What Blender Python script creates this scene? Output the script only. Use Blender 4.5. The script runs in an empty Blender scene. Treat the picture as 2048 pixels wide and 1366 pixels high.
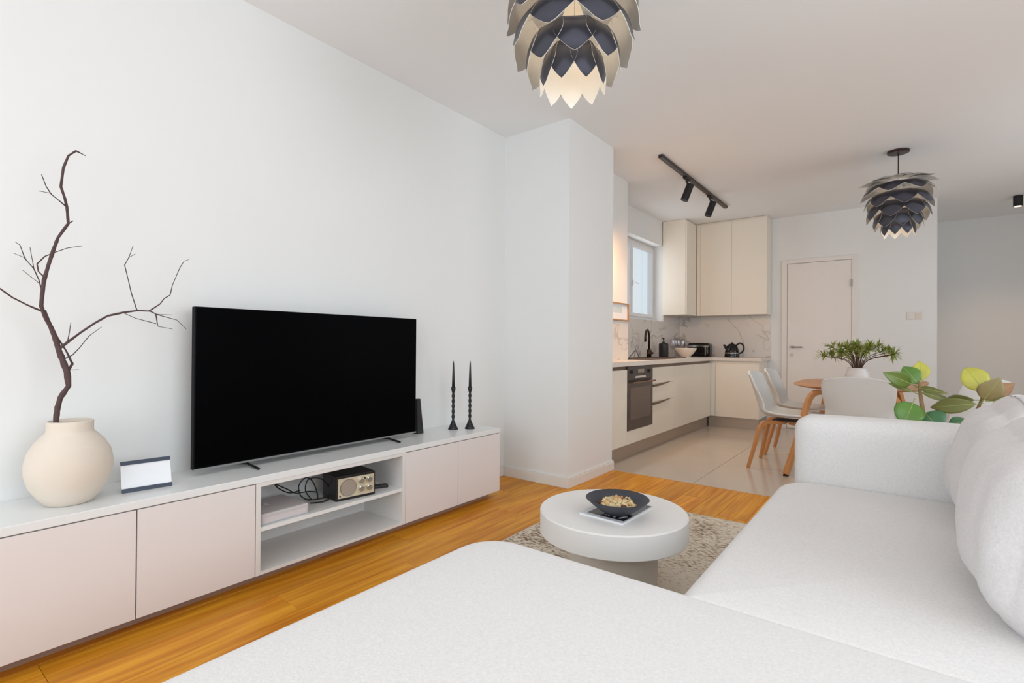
import bpy, math, random
from mathutils import Vector, Matrix
random.seed(7)
S = bpy.context.scene
COL = S.collection
PI = math.pi

# ------------------------------------------------------------------ camera
cam = bpy.data.cameras.new('camera'); cam.lens = 36.0 * 1023 / 2048; cam.sensor_width = 36
cam.clip_start = 0.02
camo = bpy.data.objects.new('camera', cam); COL.objects.link(camo)
f = 1023.0
d1 = Vector((785, -11, -f)).normalized(); d2 = Vector((-1334, 3, -f)).normalized()
Yc = d1; Xc = -d2; Zc = Xc.cross(Yc).normalized(); Xc = Yc.cross(Zc)
camo.matrix_world = Matrix(((Xc.x, Xc.y, Xc.z, 0), (Yc.x, Yc.y, Yc.z, 0), (Zc.x, Zc.y, Zc.z, 1.05), (0, 0, 0, 1)))
S.camera = camo

# ------------------------------------------------------------------ world, lights, exposure
S.view_settings.view_transform = 'Standard'; S.view_settings.look = 'None'
S.view_settings.gamma = 1; S.view_settings.use_curve_mapping = False
S.view_settings.exposure = 0.18
w = bpy.data.worlds.new('sky'); S.world = w; w.use_nodes = True
bgn = w.node_tree.nodes['Background']; bgn.inputs[0].default_value = (0.80, 0.92, 1.0, 1); bgn.inputs[1].default_value = 0.78

def area(name, loc, rot, sx, sy, power, color=(1, 1, 1), spread=180):
    l = bpy.data.lights.new(name, 'AREA'); l.shape = 'RECTANGLE'; l.size = sx; l.size_y = sy
    l.energy = power; l.color = color; l.spread = math.radians(spread)
    o = bpy.data.objects.new(name, l); COL.objects.link(o); o.location = loc; o.rotation_euler = rot
    return o
WIN_Y = -2.2
area('assumed_window_daylight', (-0.3, WIN_Y + 0.02, 1.32), (math.radians(90), 0, 0), 3.9, 2.1, 50, (0.80, 0.90, 1.0))  # daylight of the assumed, unseen window behind the camera
area('assumed_side_window_daylight', (2.17, 0.75, 1.5), (math.radians(90), 0, math.radians(90)), 2.4, 1.6, 49, (0.82, 0.91, 1.0))  # daylight of the assumed, unseen window in the right wall
area('dining_fill_light', (2.17, 5.2, 1.45), (math.radians(90), 0, math.radians(90)), 2.2, 1.9, 16, (0.92, 0.95, 1.0))  # added fill at an unseen dining window, evens the light deeper in
area('kitchen_window_daylight', (-2.70, 6.2, 1.9), (0, math.radians(-90), 0), 0.9, 0.9, 2.2, (0.85, 0.93, 1.0))

# ------------------------------------------------------------------ materials
def lin(c):
    return tuple(((x / 255) / 12.92 if x / 255 <= 0.04045 else ((x / 255 + 0.055) / 1.055) ** 2.4) for x in c)
MATS = {}
def mat(name, rgb, rough=0.5, metal=0.0, noise=0.0, nscale=20.0, bump=0.0, bscale=200.0, spec=0.5, emis=None, estr=0.0, coat=0.0, stretch=None, srgb=True):
    m = bpy.data.materials.new(name); m.use_nodes = True
    nt = m.node_tree; b = nt.nodes['Principled BSDF']
    c = lin(rgb) if srgb else rgb
    b.inputs['Base Color'].default_value = (*c, 1)
    b.inputs['Roughness'].default_value = rough; b.inputs['Metallic'].default_value = metal
    b.inputs['Specular IOR Level'].default_value = spec
    b.inputs['Coat Weight'].default_value = coat
    if emis:
        b.inputs['Emission Color'].default_value = (*lin(emis), 1); b.inputs['Emission Strength'].default_value = estr
    tc = nt.nodes.new('ShaderNodeTexCoord'); mp = nt.nodes.new('ShaderNodeMapping')
    nt.links.new(tc.outputs['Object'], mp.inputs['Vector'])
    if stretch: mp.inputs['Scale'].default_value = stretch
    n = nt.nodes.new('ShaderNodeTexNoise'); n.inputs['Scale'].default_value = nscale; n.inputs['Detail'].default_value = 5
    nt.links.new(mp.outputs[0], n.inputs['Vector'])
    mx = nt.nodes.new('ShaderNodeMix'); mx.data_type = 'RGBA'
    k = max(noise, 0.01)
    mx.inputs[6].default_value = (*[max(0, x * (1 - k)) for x in c], 1); mx.inputs[7].default_value = (*[min(1, x * (1 + k)) for x in c], 1)
    nt.links.new(n.outputs['Fac'], mx.inputs[0]); nt.links.new(mx.outputs[2], b.inputs['Base Color'])
    if bump:
        n2 = nt.nodes.new('ShaderNodeTexNoise'); n2.inputs['Scale'].default_value = bscale; n2.inputs['Detail'].default_value = 3
        nt.links.new(mp.outputs[0], n2.inputs['Vector'])
        bp = nt.nodes.new('ShaderNodeBump'); bp.inputs['Strength'].default_value = bump; bp.inputs['Distance'].default_value = 0.003
        nt.links.new(n2.outputs['Fac'], bp.inputs['Height']); nt.links.new(bp.outputs[0], b.inputs['Normal'])
    MATS[name] = m
    return m

M_wall = mat('wall_paint', (238, 237, 234), 0.85, noise=0.012, nscale=3, bump=0.05, bscale=120, spec=0.2)
M_ceil = mat('ceiling_paint', (247, 246, 245), 0.9, noise=0.01, nscale=2, spec=0.1)
M_base = mat('baseboard_lacquer', (238, 234, 228), 0.45)
M_top = mat('white_lacquer', (238, 238, 236), 0.28, noise=0.01)
M_doorpink = mat('blush_white_lacquer', (236, 228, 225), 0.35, noise=0.01)
M_shelf = mat('shelf_white', (232, 228, 224), 0.45)
M_plinth = mat('brown_grey_plinth', (168, 140, 124), 0.5)
M_cream = mat('cream_kitchen_front', (240, 231, 216), 0.42, noise=0.01)
M_alu = mat('brushed_aluminium', (182, 166, 150), 0.35, 0.6, noise=0.06, nscale=30, stretch=(1, 1, 20))
M_gola = mat('brown_recess_profile', (112, 92, 74), 0.4, 0.3)
M_black = mat('satin_black', (16, 15, 16), 0.35)
M_blackm = mat('matt_black', (22, 21, 23), 0.6)
M_screen = mat('tv_glass', (2, 2, 3), 0.35, spec=0.03)
M_bezel = mat('tv_bezel', (8, 8, 10), 0.5, spec=0.1)
M_silver = mat('silver_trim', (150, 150, 148), 0.35, 0.7)
M_chrome = mat('chrome', (215, 213, 208), 0.12, 1.0)
M_steel = mat('steel_handle', (165, 160, 156), 0.3, 0.9)
M_clay = mat('stoneware', (229, 216, 200), 0.85, noise=0.06, nscale=9, bump=0.25, bscale=60)
M_bark = mat('bark', (86, 66, 64), 0.85, noise=0.35, nscale=60, bump=0.5, bscale=150)
M_navy = mat('navy_bar', (24, 40, 62), 0.4)
M_paper = mat('white_paper', (243, 243, 244), 0.5)
M_candle = mat('black_wax', (18, 20, 28), 0.45)
M_iron = mat('black_iron', (14, 15, 22), 0.4)
M_plaster = mat('white_microcement', (245, 242, 238), 0.6, noise=0.02, nscale=6)
M_plasterp = mat('warm_microcement', (226, 217, 206), 0.7, noise=0.03, nscale=6)
M_bowl = mat('charcoal_stoneware', (62, 64, 72), 0.55, noise=0.2, nscale=150)
M_nut = mat('toasted_snack', (226, 184, 128), 0.7, noise=0.35, nscale=40, bump=0.4, bscale=80)
M_nut2 = mat('pale_snack', (240, 212, 165), 0.7, noise=0.25, nscale=40, bump=0.4, bscale=80)
M_nut3 = mat('dark_snack', (120, 64, 34), 0.6, noise=0.3, nscale=40)
M_wood = mat('oak_veneer', (202, 140, 84), 0.45, noise=0.14, nscale=14, stretch=(1, 1, 0.12))
M_tabletop = mat('oak_tabletop', (200, 140, 92), 0.4, noise=0.12, nscale=12, stretch=(0.15, 1, 1))
M_chair = mat('grey_white_shell', (222, 221, 217), 0.6, noise=0.02, nscale=40, bump=0.05)
M_cable = mat('black_cable', (14, 13, 13), 0.5)
M_router = mat('pale_grey_plastic', (204, 199, 199), 0.45)
M_radio = mat('radio_case', (24, 18, 20), 0.4, noise=0.2)
M_radiof = mat('radio_face', (226, 212, 184), 0.3, 0.35, noise=0.03)
M_grille = mat('speaker_mesh', (178, 166, 152), 0.5, 0.5, noise=0.3, nscale=600)
M_soil = mat('soil', (60, 44, 34), 0.95, noise=0.3, nscale=60)
M_pot = mat('white_ceramic', (236, 232, 228), 0.3)
M_stem = mat('brown_stem', (140, 110, 70), 0.7, noise=0.15)
M_oven = mat('oven_glass', (70, 56, 50), 0.14, spec=0.6, noise=0.03)
M_oven2 = mat('oven_panel', (58, 46, 44), 0.25)
M_ovend = mat('oven_window', (104, 88, 78), 0.2)
M_sink = mat('dark_composite', (72, 52, 42), 0.5)
M_faucet = mat('bronze_black', (48, 30, 20), 0.35, 0.5)
M_dish = mat('cream_porcelain', (240, 224, 206), 0.35)
M_frame = mat('thin_oak_frame', (176, 138, 100), 0.5)
M_kettle = mat('gloss_black', (14, 11, 12), 0.12)
M_switch = mat('switch_plastic', (232, 226, 218), 0.4)
M_uvpc = mat('window_frame_white', (236, 232, 230), 0.35)
M_lampout = mat('petal_gunmetal', (88, 90, 102), 0.3, 0.85)
M_lampin = mat('petal_champagne', (242, 236, 226), 0.35, 0.1)
M_bulb = mat('opal_bulb', (240, 236, 226), 0.3, emis=(255, 224, 180), estr=0.4)
M_leafs = {
    'g': mat('leaf_green', (98, 140, 60), 0.35, noise=0.22, nscale=12),
    'm': mat('leaf_moss', (104, 124, 52), 0.4, noise=0.25, nscale=12),
    'd': mat('leaf_deep_green', (84, 130, 90), 0.35, noise=0.2, nscale=12),
    'y': mat('leaf_yellow', (198, 192, 84), 0.4, noise=0.16, nscale=12),
    'o': mat('leaf_olive', (126, 128, 70), 0.4, noise=0.25, nscale=14),
    'b': mat('leaf_bronze', (150, 134, 88), 0.45, noise=0.2, nscale=12),
    'r': mat('leaf_red_brown', (166, 122, 88), 0.45, noise=0.2, nscale=12)}
M_rib = mat('leaf_midrib', (170, 180, 108), 0.5)
M_needle = mat('sprig_green', (128, 146, 58), 0.5, noise=0.45, nscale=16)
M_needle2 = mat('sprig_light_green', (150, 158, 66), 0.5, noise=0.4, nscale=16)
M_twig = mat('sprig_twig', (92, 66, 48), 0.7)

def fabric(name, rgb):
    m = mat(name, rgb, 0.95, noise=0.12, nscale=150, bump=0.35, bscale=260, spec=0.1)
    b = m.node_tree.nodes['Principled BSDF']; b.inputs['Sheen Weight'].default_value = 0.25; b.inputs['Sheen Roughness'].default_value = 0.5
    return m
M_sofa = fabric('boucle_light_grey', (236, 232, 229))
M_cush = fabric('cushion_light_grey', (226, 220, 218))
M_seam2 = mat('cushion_piping', (196, 189, 187), 0.9)

def wood_floor():
    m = bpy.data.materials.new('oak_plank'); m.use_nodes = True; nt = m.node_tree; b = nt.nodes['Principled BSDF']
    b.inputs['Roughness'].default_value = 0.42; b.inputs['Specular IOR Level'].default_value = 0.35
    tc = nt.nodes.new('ShaderNodeTexCoord'); oi = nt.nodes.new('ShaderNodeObjectInfo')
    add = nt.nodes.new('ShaderNodeVectorMath'); add.operation = 'ADD'
    sc = nt.nodes.new('ShaderNodeVectorMath'); sc.operation = 'SCALE'; sc.inputs[3].default_value = 37.0
    cx = nt.nodes.new('ShaderNodeCombineXYZ')
    for i in range(3): nt.links.new(oi.outputs['Random'], cx.inputs[i])
    nt.links.new(cx.outputs[0], sc.inputs[0]); nt.links.new(tc.outputs['Object'], add.inputs[0]); nt.links.new(sc.outputs[0], add.inputs[1])
    mp = nt.nodes.new('ShaderNodeMapping'); mp.inputs['Scale'].default_value = (16, 0.9, 1)
    nt.links.new(add.outputs[0], mp.inputs['Vector'])
    n = nt.nodes.new('ShaderNodeTexNoise'); n.inputs['Scale'].default_value = 2.2; n.inputs['Detail'].default_value = 8; n.inputs['Distortion'].default_value = 0.6
    nt.links.new(mp.outputs[0], n.inputs['Vector'])
    r = nt.nodes.new('ShaderNodeValToRGB')
    r.color_ramp.elements[0].position = 0.3; r.color_ramp.elements[0].color = (*lin((198, 116, 12)), 1)
    r.color_ramp.elements[1].position = 0.72; r.color_ramp.elements[1].color = (*lin((240, 170, 46)), 1)
    nt.links.new(n.outputs['Fac'], r.inputs[0])
    hs = nt.nodes.new('ShaderNodeHueSaturation'); nt.links.new(r.outputs[0], hs.inputs['Color'])
    mr = nt.nodes.new('ShaderNodeMapRange'); mr.inputs[3].default_value = 0.86; mr.inputs[4].default_value = 1.12
    nt.links.new(oi.outputs['Random'], mr.inputs[0]); nt.links.new(mr.outputs[0], hs.inputs['Value'])
    nt.links.new(hs.outputs[0], b.inputs['Base Color'])
    return m
M_plank = wood_floor()

def tile_mat():
    m = mat('greige_porcelain_tile', (198, 184, 170), 0.16, noise=0.05, nscale=3, spec=0.5)
    nt = m.node_tree; b = nt.nodes['Principled BSDF']
    return m
M_tile = tile_mat()
M_grout = mat('grout', (128, 118, 108), 0.9)
M_sub = mat('screed', (70, 50, 34), 0.9)

def rug_mat():
    m = bpy.data.materials.new('distressed_rug'); m.use_nodes = True; nt = m.node_tree; b = nt.nodes['Principled BSDF']
    b.inputs['Roughness'].default_value = 1.0; b.inputs['Specular IOR Level'].default_value = 0.05
    tc = nt.nodes.new('ShaderNodeTexCoord')
    mp = nt.nodes.new('ShaderNodeMapping'); mp.inputs['Scale'].default_value = (1, 2.2, 1)
    nt.links.new(tc.outputs['Object'], mp.inputs['Vector'])
    n = nt.nodes.new('ShaderNodeTexNoise'); n.inputs['Scale'].default_value = 44; n.inputs['Detail'].default_value = 6
    nt.links.new(mp.outputs[0], n.inputs['Vector'])
    big = nt.nodes.new('ShaderNodeTexNoise'); big.inputs['Scale'].default_value = 1.7; big.inputs['Detail'].default_value = 3
    nt.links.new(tc.outputs['Object'], big.inputs['Vector'])
    v = nt.nodes.new('ShaderNodeTexVoronoi'); v.inputs['Scale'].default_value = 48
    nt.links.new(mp.outputs[0], v.inputs['Vector'])
    def mth(op, a, bb):
        x = nt.nodes.new('ShaderNodeMath'); x.operation = op
        for i, q in enumerate((a, bb)):
            if isinstance(q, (int, float)): x.inputs[i].default_value = q
            else: nt.links.new(q, x.inputs[i])
        return x.outputs[0]
    s = mth('ADD', mth('MULTIPLY', n.outputs['Fac'], 1.0), mth('MULTIPLY', mth('SUBTRACT', big.outputs['Fac'], 0.5), 0.9))
    s = mth('SUBTRACT', s, mth('MULTIPLY', v.outputs['Distance'], 0.22))
    r = nt.nodes.new('ShaderNodeValToRGB'); e = r.color_ramp.elements
    e[0].position = 0.36; e[0].color = (*lin((234, 223, 206)), 1)
    e[1].position = 0.70; e[1].color = (*lin((112, 86, 70)), 1)
    q = e.new(0.46); q.color = (*lin((214, 199, 178)), 1)
    q = e.new(0.57); q.color = (*lin((160, 138, 118)), 1)
    nt.links.new(s, r.inputs[0]); nt.links.new(r.outputs[0], b.inputs['Base Color'])
    bp = nt.nodes.new('ShaderNodeBump'); bp.inputs['Strength'].default_value = 0.6; bp.inputs['Distance'].default_value = 0.004
    n3 = nt.nodes.new('ShaderNodeTexNoise'); n3.inputs['Scale'].default_value = 300
    nt.links.new(tc.outputs['Object'], n3.inputs['Vector']); nt.links.new(n3.outputs['Fac'], bp.inputs['Height']); nt.links.new(bp.outputs[0], b.inputs['Normal'])
    return m
M_rug = rug_mat()
M_rugb = mat('rug_binding', (216, 200, 176), 0.95, bump=0.3)

def marble():
    m = bpy.data.materials.new('veined_marble'); m.use_nodes = True; nt = m.node_tree; b = nt.nodes['Principled BSDF']
    b.inputs['Roughness'].default_value = 0.25
    tc = nt.nodes.new('ShaderNodeTexCoord')
    n = nt.nodes.new('ShaderNodeTexNoise'); n.inputs['Scale'].default_value = 1.6; n.inputs['Detail'].default_value = 4; n.inputs['Distortion'].default_value = 0.8
    nt.links.new(tc.outputs['Object'], n.inputs['Vector'])
    r = nt.nodes.new('ShaderNodeValToRGB'); e = r.color_ramp.elements
    base = (*lin((226, 218, 210)), 1); vein = (*lin((186, 174, 162)), 1)
    e[0].position = 0.0; e[0].color = base; e[1].position = 1.0; e[1].color = base
    for p, c in ((0.485, base), (0.5, vein), (0.512, base), (0.60, base), (0.607, (*lin((190, 180, 170)), 1)), (0.615, base)):
        q = e.new(p); q.color = c
    nt.links.new(n.outputs['Fac'], r.inputs[0]); nt.links.new(r.outputs[0], b.inputs['Base Color'])
    return m
M_marble = marble()
M_wtop = mat('pale_stone_worktop', (226, 216, 206), 0.3, noise=0.03)

def glass_mat(name, tint=(1, 1, 1), fac=0.08, rough=0.05):
    m = bpy.data.materials.new(name); m.use_nodes = True; nt = m.node_tree
    nt.nodes.remove(nt.nodes['Principled BSDF']); out = nt.nodes['Material Output']
    t = nt.nodes.new('ShaderNodeBsdfTransparent'); t.inputs[0].default_value = (*tint, 1)
    g = nt.nodes.new('ShaderNodeBsdfGlossy'); g.inputs['Roughness'].default_value = rough
    x = nt.nodes.new('ShaderNodeMixShader'); x.inputs[0].default_value = fac
    nt.links.new(t.outputs[0], x.inputs[1]); nt.links.new(g.outputs[0], x.inputs[2]); nt.links.new(x.outputs[0], out.inputs[0])
    return m
M_glass = glass_mat('window_glass')
M_wine = glass_mat('wine_glass', (0.93, 0.92, 0.95), 0.22, 0.06)

# ------------------------------------------------------------------ mesh builder
class MB:
    def __init__(s): s.v = []; s.f = []; s.m = []
    def _add(s, vs, fs, mi=0):
        o = len(s.v); s.v += [tuple(x) for x in vs]; s.f += [tuple(i + o for i in q) for q in fs]; s.m += [mi] * len(fs); return s
    def box(s, a, b, mi=0):
        x0, y0, z0 = a; x1, y1, z1 = b
        if x0 > x1: x0, x1 = x1, x0
        if y0 > y1: y0, y1 = y1, y0
        if z0 > z1: z0, z1 = z1, z0
        v = [(x0, y0, z0), (x1, y0, z0), (x1, y1, z0), (x0, y1, z0), (x0, y0, z1), (x1, y0, z1), (x1, y1, z1), (x0, y1, z1)]
        return s._add(v, [(3, 2, 1, 0), (4, 5, 6, 7), (0, 1, 5, 4), (1, 2, 6, 5), (2, 3, 7, 6), (3, 0, 4, 7)], mi)
    def tube(s, path, r, n=8, mi=0, flat=None, up=None, caps=True):
        P = [Vector(p) for p in path]; k = len(P)
        R = r if isinstance(r, (list, tuple)) else [r] * k
        vs = []; prev = None
        for i, p in enumerate(P):
            t = (P[min(i + 1, k - 1)] - P[max(i - 1, 0)]).normalized()
            if prev is None:
                a = Vector(up) if up else (Vector((0, 0, 1)) if abs(t.z) < 0.9 else Vector((1, 0, 0)))
            else: a = prev
            u = (a - t * a.dot(t))
            if u.length < 1e-6: u = t.orthogonal()
            u.normalize(); w_ = t.cross(u); prev = u
            fl = flat if flat else 1.0
            for j in range(n):
                th = 2 * PI * (j + 0.5) / n
                vs.append(p + u * (math.cos(th) * R[i]) + w_ * (math.sin(th) * R[i] * fl))
        fs = [(i * n + j, i * n + (j + 1) % n, (i + 1) * n + (j + 1) % n, (i + 1) * n + j) for i in range(k - 1) for j in range(n)]
        if caps: fs += [tuple(range(n - 1, -1, -1)), tuple((k - 1) * n + j for j in range(n))]
        return s._add(vs, fs, mi)
    def lathe(s, prof, c=(0, 0, 0), n=32, mi=0, sx=1, sy=1):
        vs = []; k = len(prof)
        for r, z in prof:
            for j in range(n):
                th = 2 * PI * j / n; vs.append((c[0] + r * math.cos(th) * sx, c[1] + r * math.sin(th) * sy, c[2] + z))
        fs = [(i * n + j, i * n + (j + 1) % n, (i + 1) * n + (j + 1) % n, (i + 1) * n + j) for i in range(k - 1) for j in range(n)]
        if prof[0][0] > 1e-5: fs.append(tuple(range(n - 1, -1, -1)))
        if prof[-1][0] > 1e-5: fs.append(tuple((k - 1) * n + j for j in range(n)))
        return s._add(vs, fs, mi)
    def grid(s, fn, nu, nv, mi=0, flip=False):
        vs = [fn(i / nu, j / nv) for i in range(nu + 1) for j in range(nv + 1)]
        fs = []
        for i in range(nu):
            for j in range(nv):
                a = i * (nv + 1) + j; q = (a, a + nv + 1, a + nv + 2, a + 1)
                fs.append(q[::-1] if flip else q)
        return s._add(vs, fs, mi)
    def xf(s, M):
        s.v = [tuple(M @ Vector(p)) for p in s.v]; return s
    def build(s, name, m, parent=None, origin=None, smooth=False, bevel=0, seg=2, local=False, weld=False):
        off = Vector((0, 0, 0))
        if origin is not None: off = Vector(origin)
        elif parent is not None and not local: off = parent.matrix_basis.translation.copy(); 
        if parent is not None and not local and origin is None:
            p = parent.parent
            while p is not None: off += p.matrix_basis.translation; p = p.parent
        me = bpy.data.meshes.new(name)
        me.from_pydata([tuple(Vector(p) - off) for p in s.v], [], s.f)
        ms = m if isinstance(m, (list, tuple)) else [m]
        for q in ms: me.materials.append(q)
        me.polygons.foreach_set('material_index', s.m)
        if smooth: me.polygons.foreach_set('use_smooth', [True] * len(me.polygons))
        me.update()
        o = bpy.data.objects.new(name, me); COL.objects.link(o)
        if parent is not None:
            o.parent = parent
        if origin is not None: o.location = origin
        if weld:
            wm = o.modifiers.new('weld', 'WELD'); wm.merge_threshold = 0.0003
        if bevel:
            b = o.modifiers.new('bevel', 'BEVEL'); b.width = bevel; b.segments = seg; b.limit_method = 'ANGLE'; b.angle_limit = math.radians(40)
        if smooth and not bevel:
            pass
        return o

def tag(o, label, cat, group=None):
    o['label'] = label; o['category'] = cat
    if group: o['group'] = group
    return o
def thing(name, label, cat, loc, group=None):
    o = bpy.data.objects.new(name, None); o.empty_display_size = 0.05; COL.objects.link(o); o.location = loc
    return tag(o, label, cat, group)
def struct(o): o['kind'] = 'structure'; return o
def dup(root, loc, rotz=0, label=None):
    r = root.copy(); COL.objects.link(r); r.location = loc; r.rotation_euler = (0, 0, rotz)
    if label: r['label'] = label
    for ch in list(root.children):
        c = ch.copy(); COL.objects.link(c); c.parent = r
        for g in list(ch.children):
            d = g.copy(); COL.objects.link(d); d.parent = c
    return r
def bx(name, a, b, m, parent=None, bevel=0, origin=None):
    if parent is None and origin is None: origin = ((a[0] + b[0]) / 2, (a[1] + b[1]) / 2, min(a[2], b[2]))
    return MB().box(a, b).build(name, m, parent, origin=origin, bevel=bevel)

def smooth_auto(o, ang=35):
    me = o.data; me.polygons.foreach_set('use_smooth', [True] * len(me.polygons))
    try: me.set_sharp_from_angle(angle=math.radians(ang))
    except Exception: pass
    return o

def rbox_mb(hx, hy, hz, r, bulge=(0, 0, 0), N=18, wr=0.0, seed=0):
    """rounded box centred on the origin, faces bulging outwards"""
    mb = MB(); H = (hx, hy, hz)
    from mathutils import noise
    def ptf(p):
        q = [p[i] * H[i] for i in range(3)]
        inn = [max(-(H[i] - r), min(H[i] - r, q[i])) for i in range(3)]
        d = Vector([q[i] - inn[i] for i in range(3)])
        if d.length > 1e-9: d = d.normalized() * r
        o = Vector(inn) + d
        for a in range(3):
            b, c = (a + 1) % 3, (a + 2) % 3
            if bulge[a]:
                o[a] += bulge[a] * (o[a] / H[a]) * (1 - min(1, abs(q[b] / H[b])) ** 2.2) * (1 - min(1, abs(q[c] / H[c])) ** 2.2)
        if wr:
            nv = noise.noise(Vector((o.x * 5 + seed, o.y * 9, o.z * 6))) + 0.5 * noise.noise(Vector((o.x * 14 + seed, o.y * 22, o.z * 16)))
            o += d.normalized() * nv * wr if d.length > 1e-9 else Vector()
        return o
    mb.pt = ptf
    # sample parameters denser near the edges
    ts = [math.sin((i / N - 0.5) * PI) * 0.35 + (i / N - 0.5) * 2 * 0.65 for i in range(N + 1)]
    for ax in range(3):
        for sg in (-1, 1):
            vs = []
            for i in range(N + 1):
                for j in range(N + 1):
                    p = [0, 0, 0]; p[ax] = sg; p[(ax + 1) % 3] = ts[i]; p[(ax + 2) % 3] = ts[j]; vs.append(ptf(p))
            fs = []
            for i in range(N):
                for j in range(N):
                    a = i * (N + 1) + j; q = (a, a + N + 1, a + N + 2, a + 1); fs.append(q if sg > 0 else q[::-1])
            mb._add(vs, fs)
    return mb

def slab_mb(x0, x1, y0, y1, z0, z1, rc, re, crown, n=10, rcs=None):
    """cushion slab: plan corner radius rc, edge radius re, crowned top.  rcs = radius of corners (x0y0,x1y0,x1y1,x0y1)"""
    mb = MB(); rcs = rcs or [rc] * 4
    def ring(d, z):
        pts = []
        a0, a1, b0, b1 = x0 + d, x1 - d, y0 + d, y1 - d
        cs = [(a0, b0, 1, 1, PI), (a1, b0, -1, 1, 1.5 * PI), (a1, b1, -1, -1, 0), (a0, b1, 1, -1, 0.5 * PI)]
        out = []
        for (cx, cy, sx, sy, st), rr in zip(cs, rcs):
            r_ = max(rr - d, 0.004)
            for k in range(n + 1):
                th = st + 0.5 * PI * k / n
                out.append((cx + sx * r_ + r_ * math.cos(th), cy + sy * r_ + r_ * math.sin(th)))
        # straight-edge samples
        res = []
        L = len(out)
        for c in range(4):
            seg = out[c * (n + 1):(c + 1) * (n + 1)]; res += seg
            nx = out[((c + 1) * (n + 1)) % L]; la = seg[-1]
            for k in range(1, 14): res.append((la[0] + (nx[0] - la[0]) * k / 14, la[1] + (nx[1] - la[1]) * k / 14))
        return [(p[0], p[1], z) for p in res]
    rings = [ring(re * (1 - math.sin(t)), z0 + re * (1 - math.cos(t)) * 0.6) for t in (0.3, PI / 2)]
    rings = [ring(re * 0.5, z0), ring(0.0, z0 + re * 0.5)]
    for k in range(7):
        t = k / 6 * PI / 2
        rings.append(ring(re * (1 - math.cos(t)), z1 - re + re * math.sin(t)))
    half = min(x1 - x0, y1 - y0) / 2
    for k in range(1, 11):
        d = re + (half - re - 0.005) * k / 10
        q = k / 10
        rings.append(ring(d, z1 + crown * (1 - (1 - q) ** 2.2)))
    m = len(rings[0]); vs = [p for r_ in rings for p in r_]
    fs = [(i * m + j, i * m + (j + 1) % m, (i + 1) * m + (j + 1) % m, (i + 1) * m + j) for i in range(len(rings) - 1) for j in range(m)]
    fs.append(tuple(range(m - 1, -1, -1))); fs.append(tuple((len(rings) - 1) * m + j for j in range(m)))
    mb._add(vs, fs); return mb

# ------------------------------------------------------------------ room shell
H = 2.715; XL = -2.555; XR = 2.2; YB = 7.385; YC = 8.88; YT = 3.94
def sbox(name, a, b, m=M_wall): return struct(bx(name, a, b, m))
sbox('wall_left', (XL - 0.12, WIN_Y - 0.1, 0), (XL, 3.226, H))
sbox('wall_pillar', (-2.76, 3.226, 0), (-1.955, YT, H))
sbox('wall_column', (-2.76, YT, 0), (-2.24, 4.84, H))
def wall_open(name, axis, pos, th, a0, a1, o0, o1, oz0, oz1, m=M_wall):
    mb = MB()
    def q(u0, u1, z0, z1):
        if axis == 'x': mb.box((pos, u0, z0), (pos + th, u1, z1))
        else: mb.box((u0, pos, z0), (u1, pos + th, z1))
    q(a0, o0, 0, H); q(o1, a1, 0, H); q(o0, o1, oz1, H)
    if oz0 > 0: q(o0, o1, 0, oz0)
    org = (pos, (a0 + a1) / 2, 0) if axis == 'x' else ((a0 + a1) / 2, pos, 0)
    return struct(mb.build(name, m, origin=org))
wall_open('wall_kitchen', 'x', -2.6, -0.22, 4.84, YB + 0.12, 5.62, 6.735, 1.375, 2.39)
wall_open('wall_back', 'y', YB, 0.12, -2.6, 0.287, -1.215, -0.49, 0, 2.12)
sbox('wall_corridor_end', (-2.6, YC, 0), (XR, YC + 0.1, H))
mbw = MB()
for (u0, u1, z0, z1) in ((WIN_Y - 0.1, -0.45, 0, H), (-0.45, 2.25, 0, 0.65), (-0.45, 2.25, 2.35, H), (2.25, 4.1, 0, H), (4.1, 6.3, 0, 0.45), (4.1, 6.3, 2.45, H), (6.3, YC, 0, H)): mbw.box((XR, u0, z0), (XR + 0.12, u1, z1))  # openings for the assumed side window and the added dining window
struct(mbw.build('wall_right', M_wall, origin=(XR, 3.3, 0)))
wall_open('wall_window', 'y', WIN_Y, -0.14, XL, XR, -2.3, 1.7, 0.22, 2.42)  # unseen end wall with the assumed window opening
sbox('ceiling', (-2.9, WIN_Y - 0.2, H), (XR + 0.2, YC + 0.2, H + 0.1), M_ceil)

# floor: a screed slab with planks and tiles as its pieces
fl = struct(MB().box((-2.9, WIN_Y - 0.2, -0.06), (XR + 0.2, YC + 0.2, -0.014)).box((-2.9, YT, -0.02), (XR, YC, -0.0035), 1).build('floor', [M_sub, M_grout], origin=(0, 0, 0)))
pm = {}
def piece(name, w_, l_, m, x, y, bev):
    key = (name, round(w_, 3), round(l_, 3))
    if key not in pm:
        o = MB().box((0, 0, -0.014), (w_, l_, 0)).build(name, m, None, origin=(0, 0, 0), bevel=bev, seg=1)
        o.data.name = name; pm[key] = o; first = True
    else:
        o = pm[key].copy(); COL.objects.link(o)
    o.name = name; o.location = (x, y, 0); o.parent = fl
    return o
PW = 0.164; G = 0.0012
x = XL; row = 0
offs = [0.0, 0.72, 0.31, 1.05, 0.5, 0.88, 0.15, 0.62]
while x < 1.9:
    y = WIN_Y - offs[row % 8]
    while y < YT - 0.01:
        y0 = max(y, WIN_Y); y1 = min(y + 1.45, YT - 0.004)
        if y1 - y0 > 0.05: piece('plank', PW - G, y1 - y0 - G, M_plank, x, y0, 0.0009)
        y += 1.45
    x += PW; row += 1
TW = 0.80
x = -1.275 - TW
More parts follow.
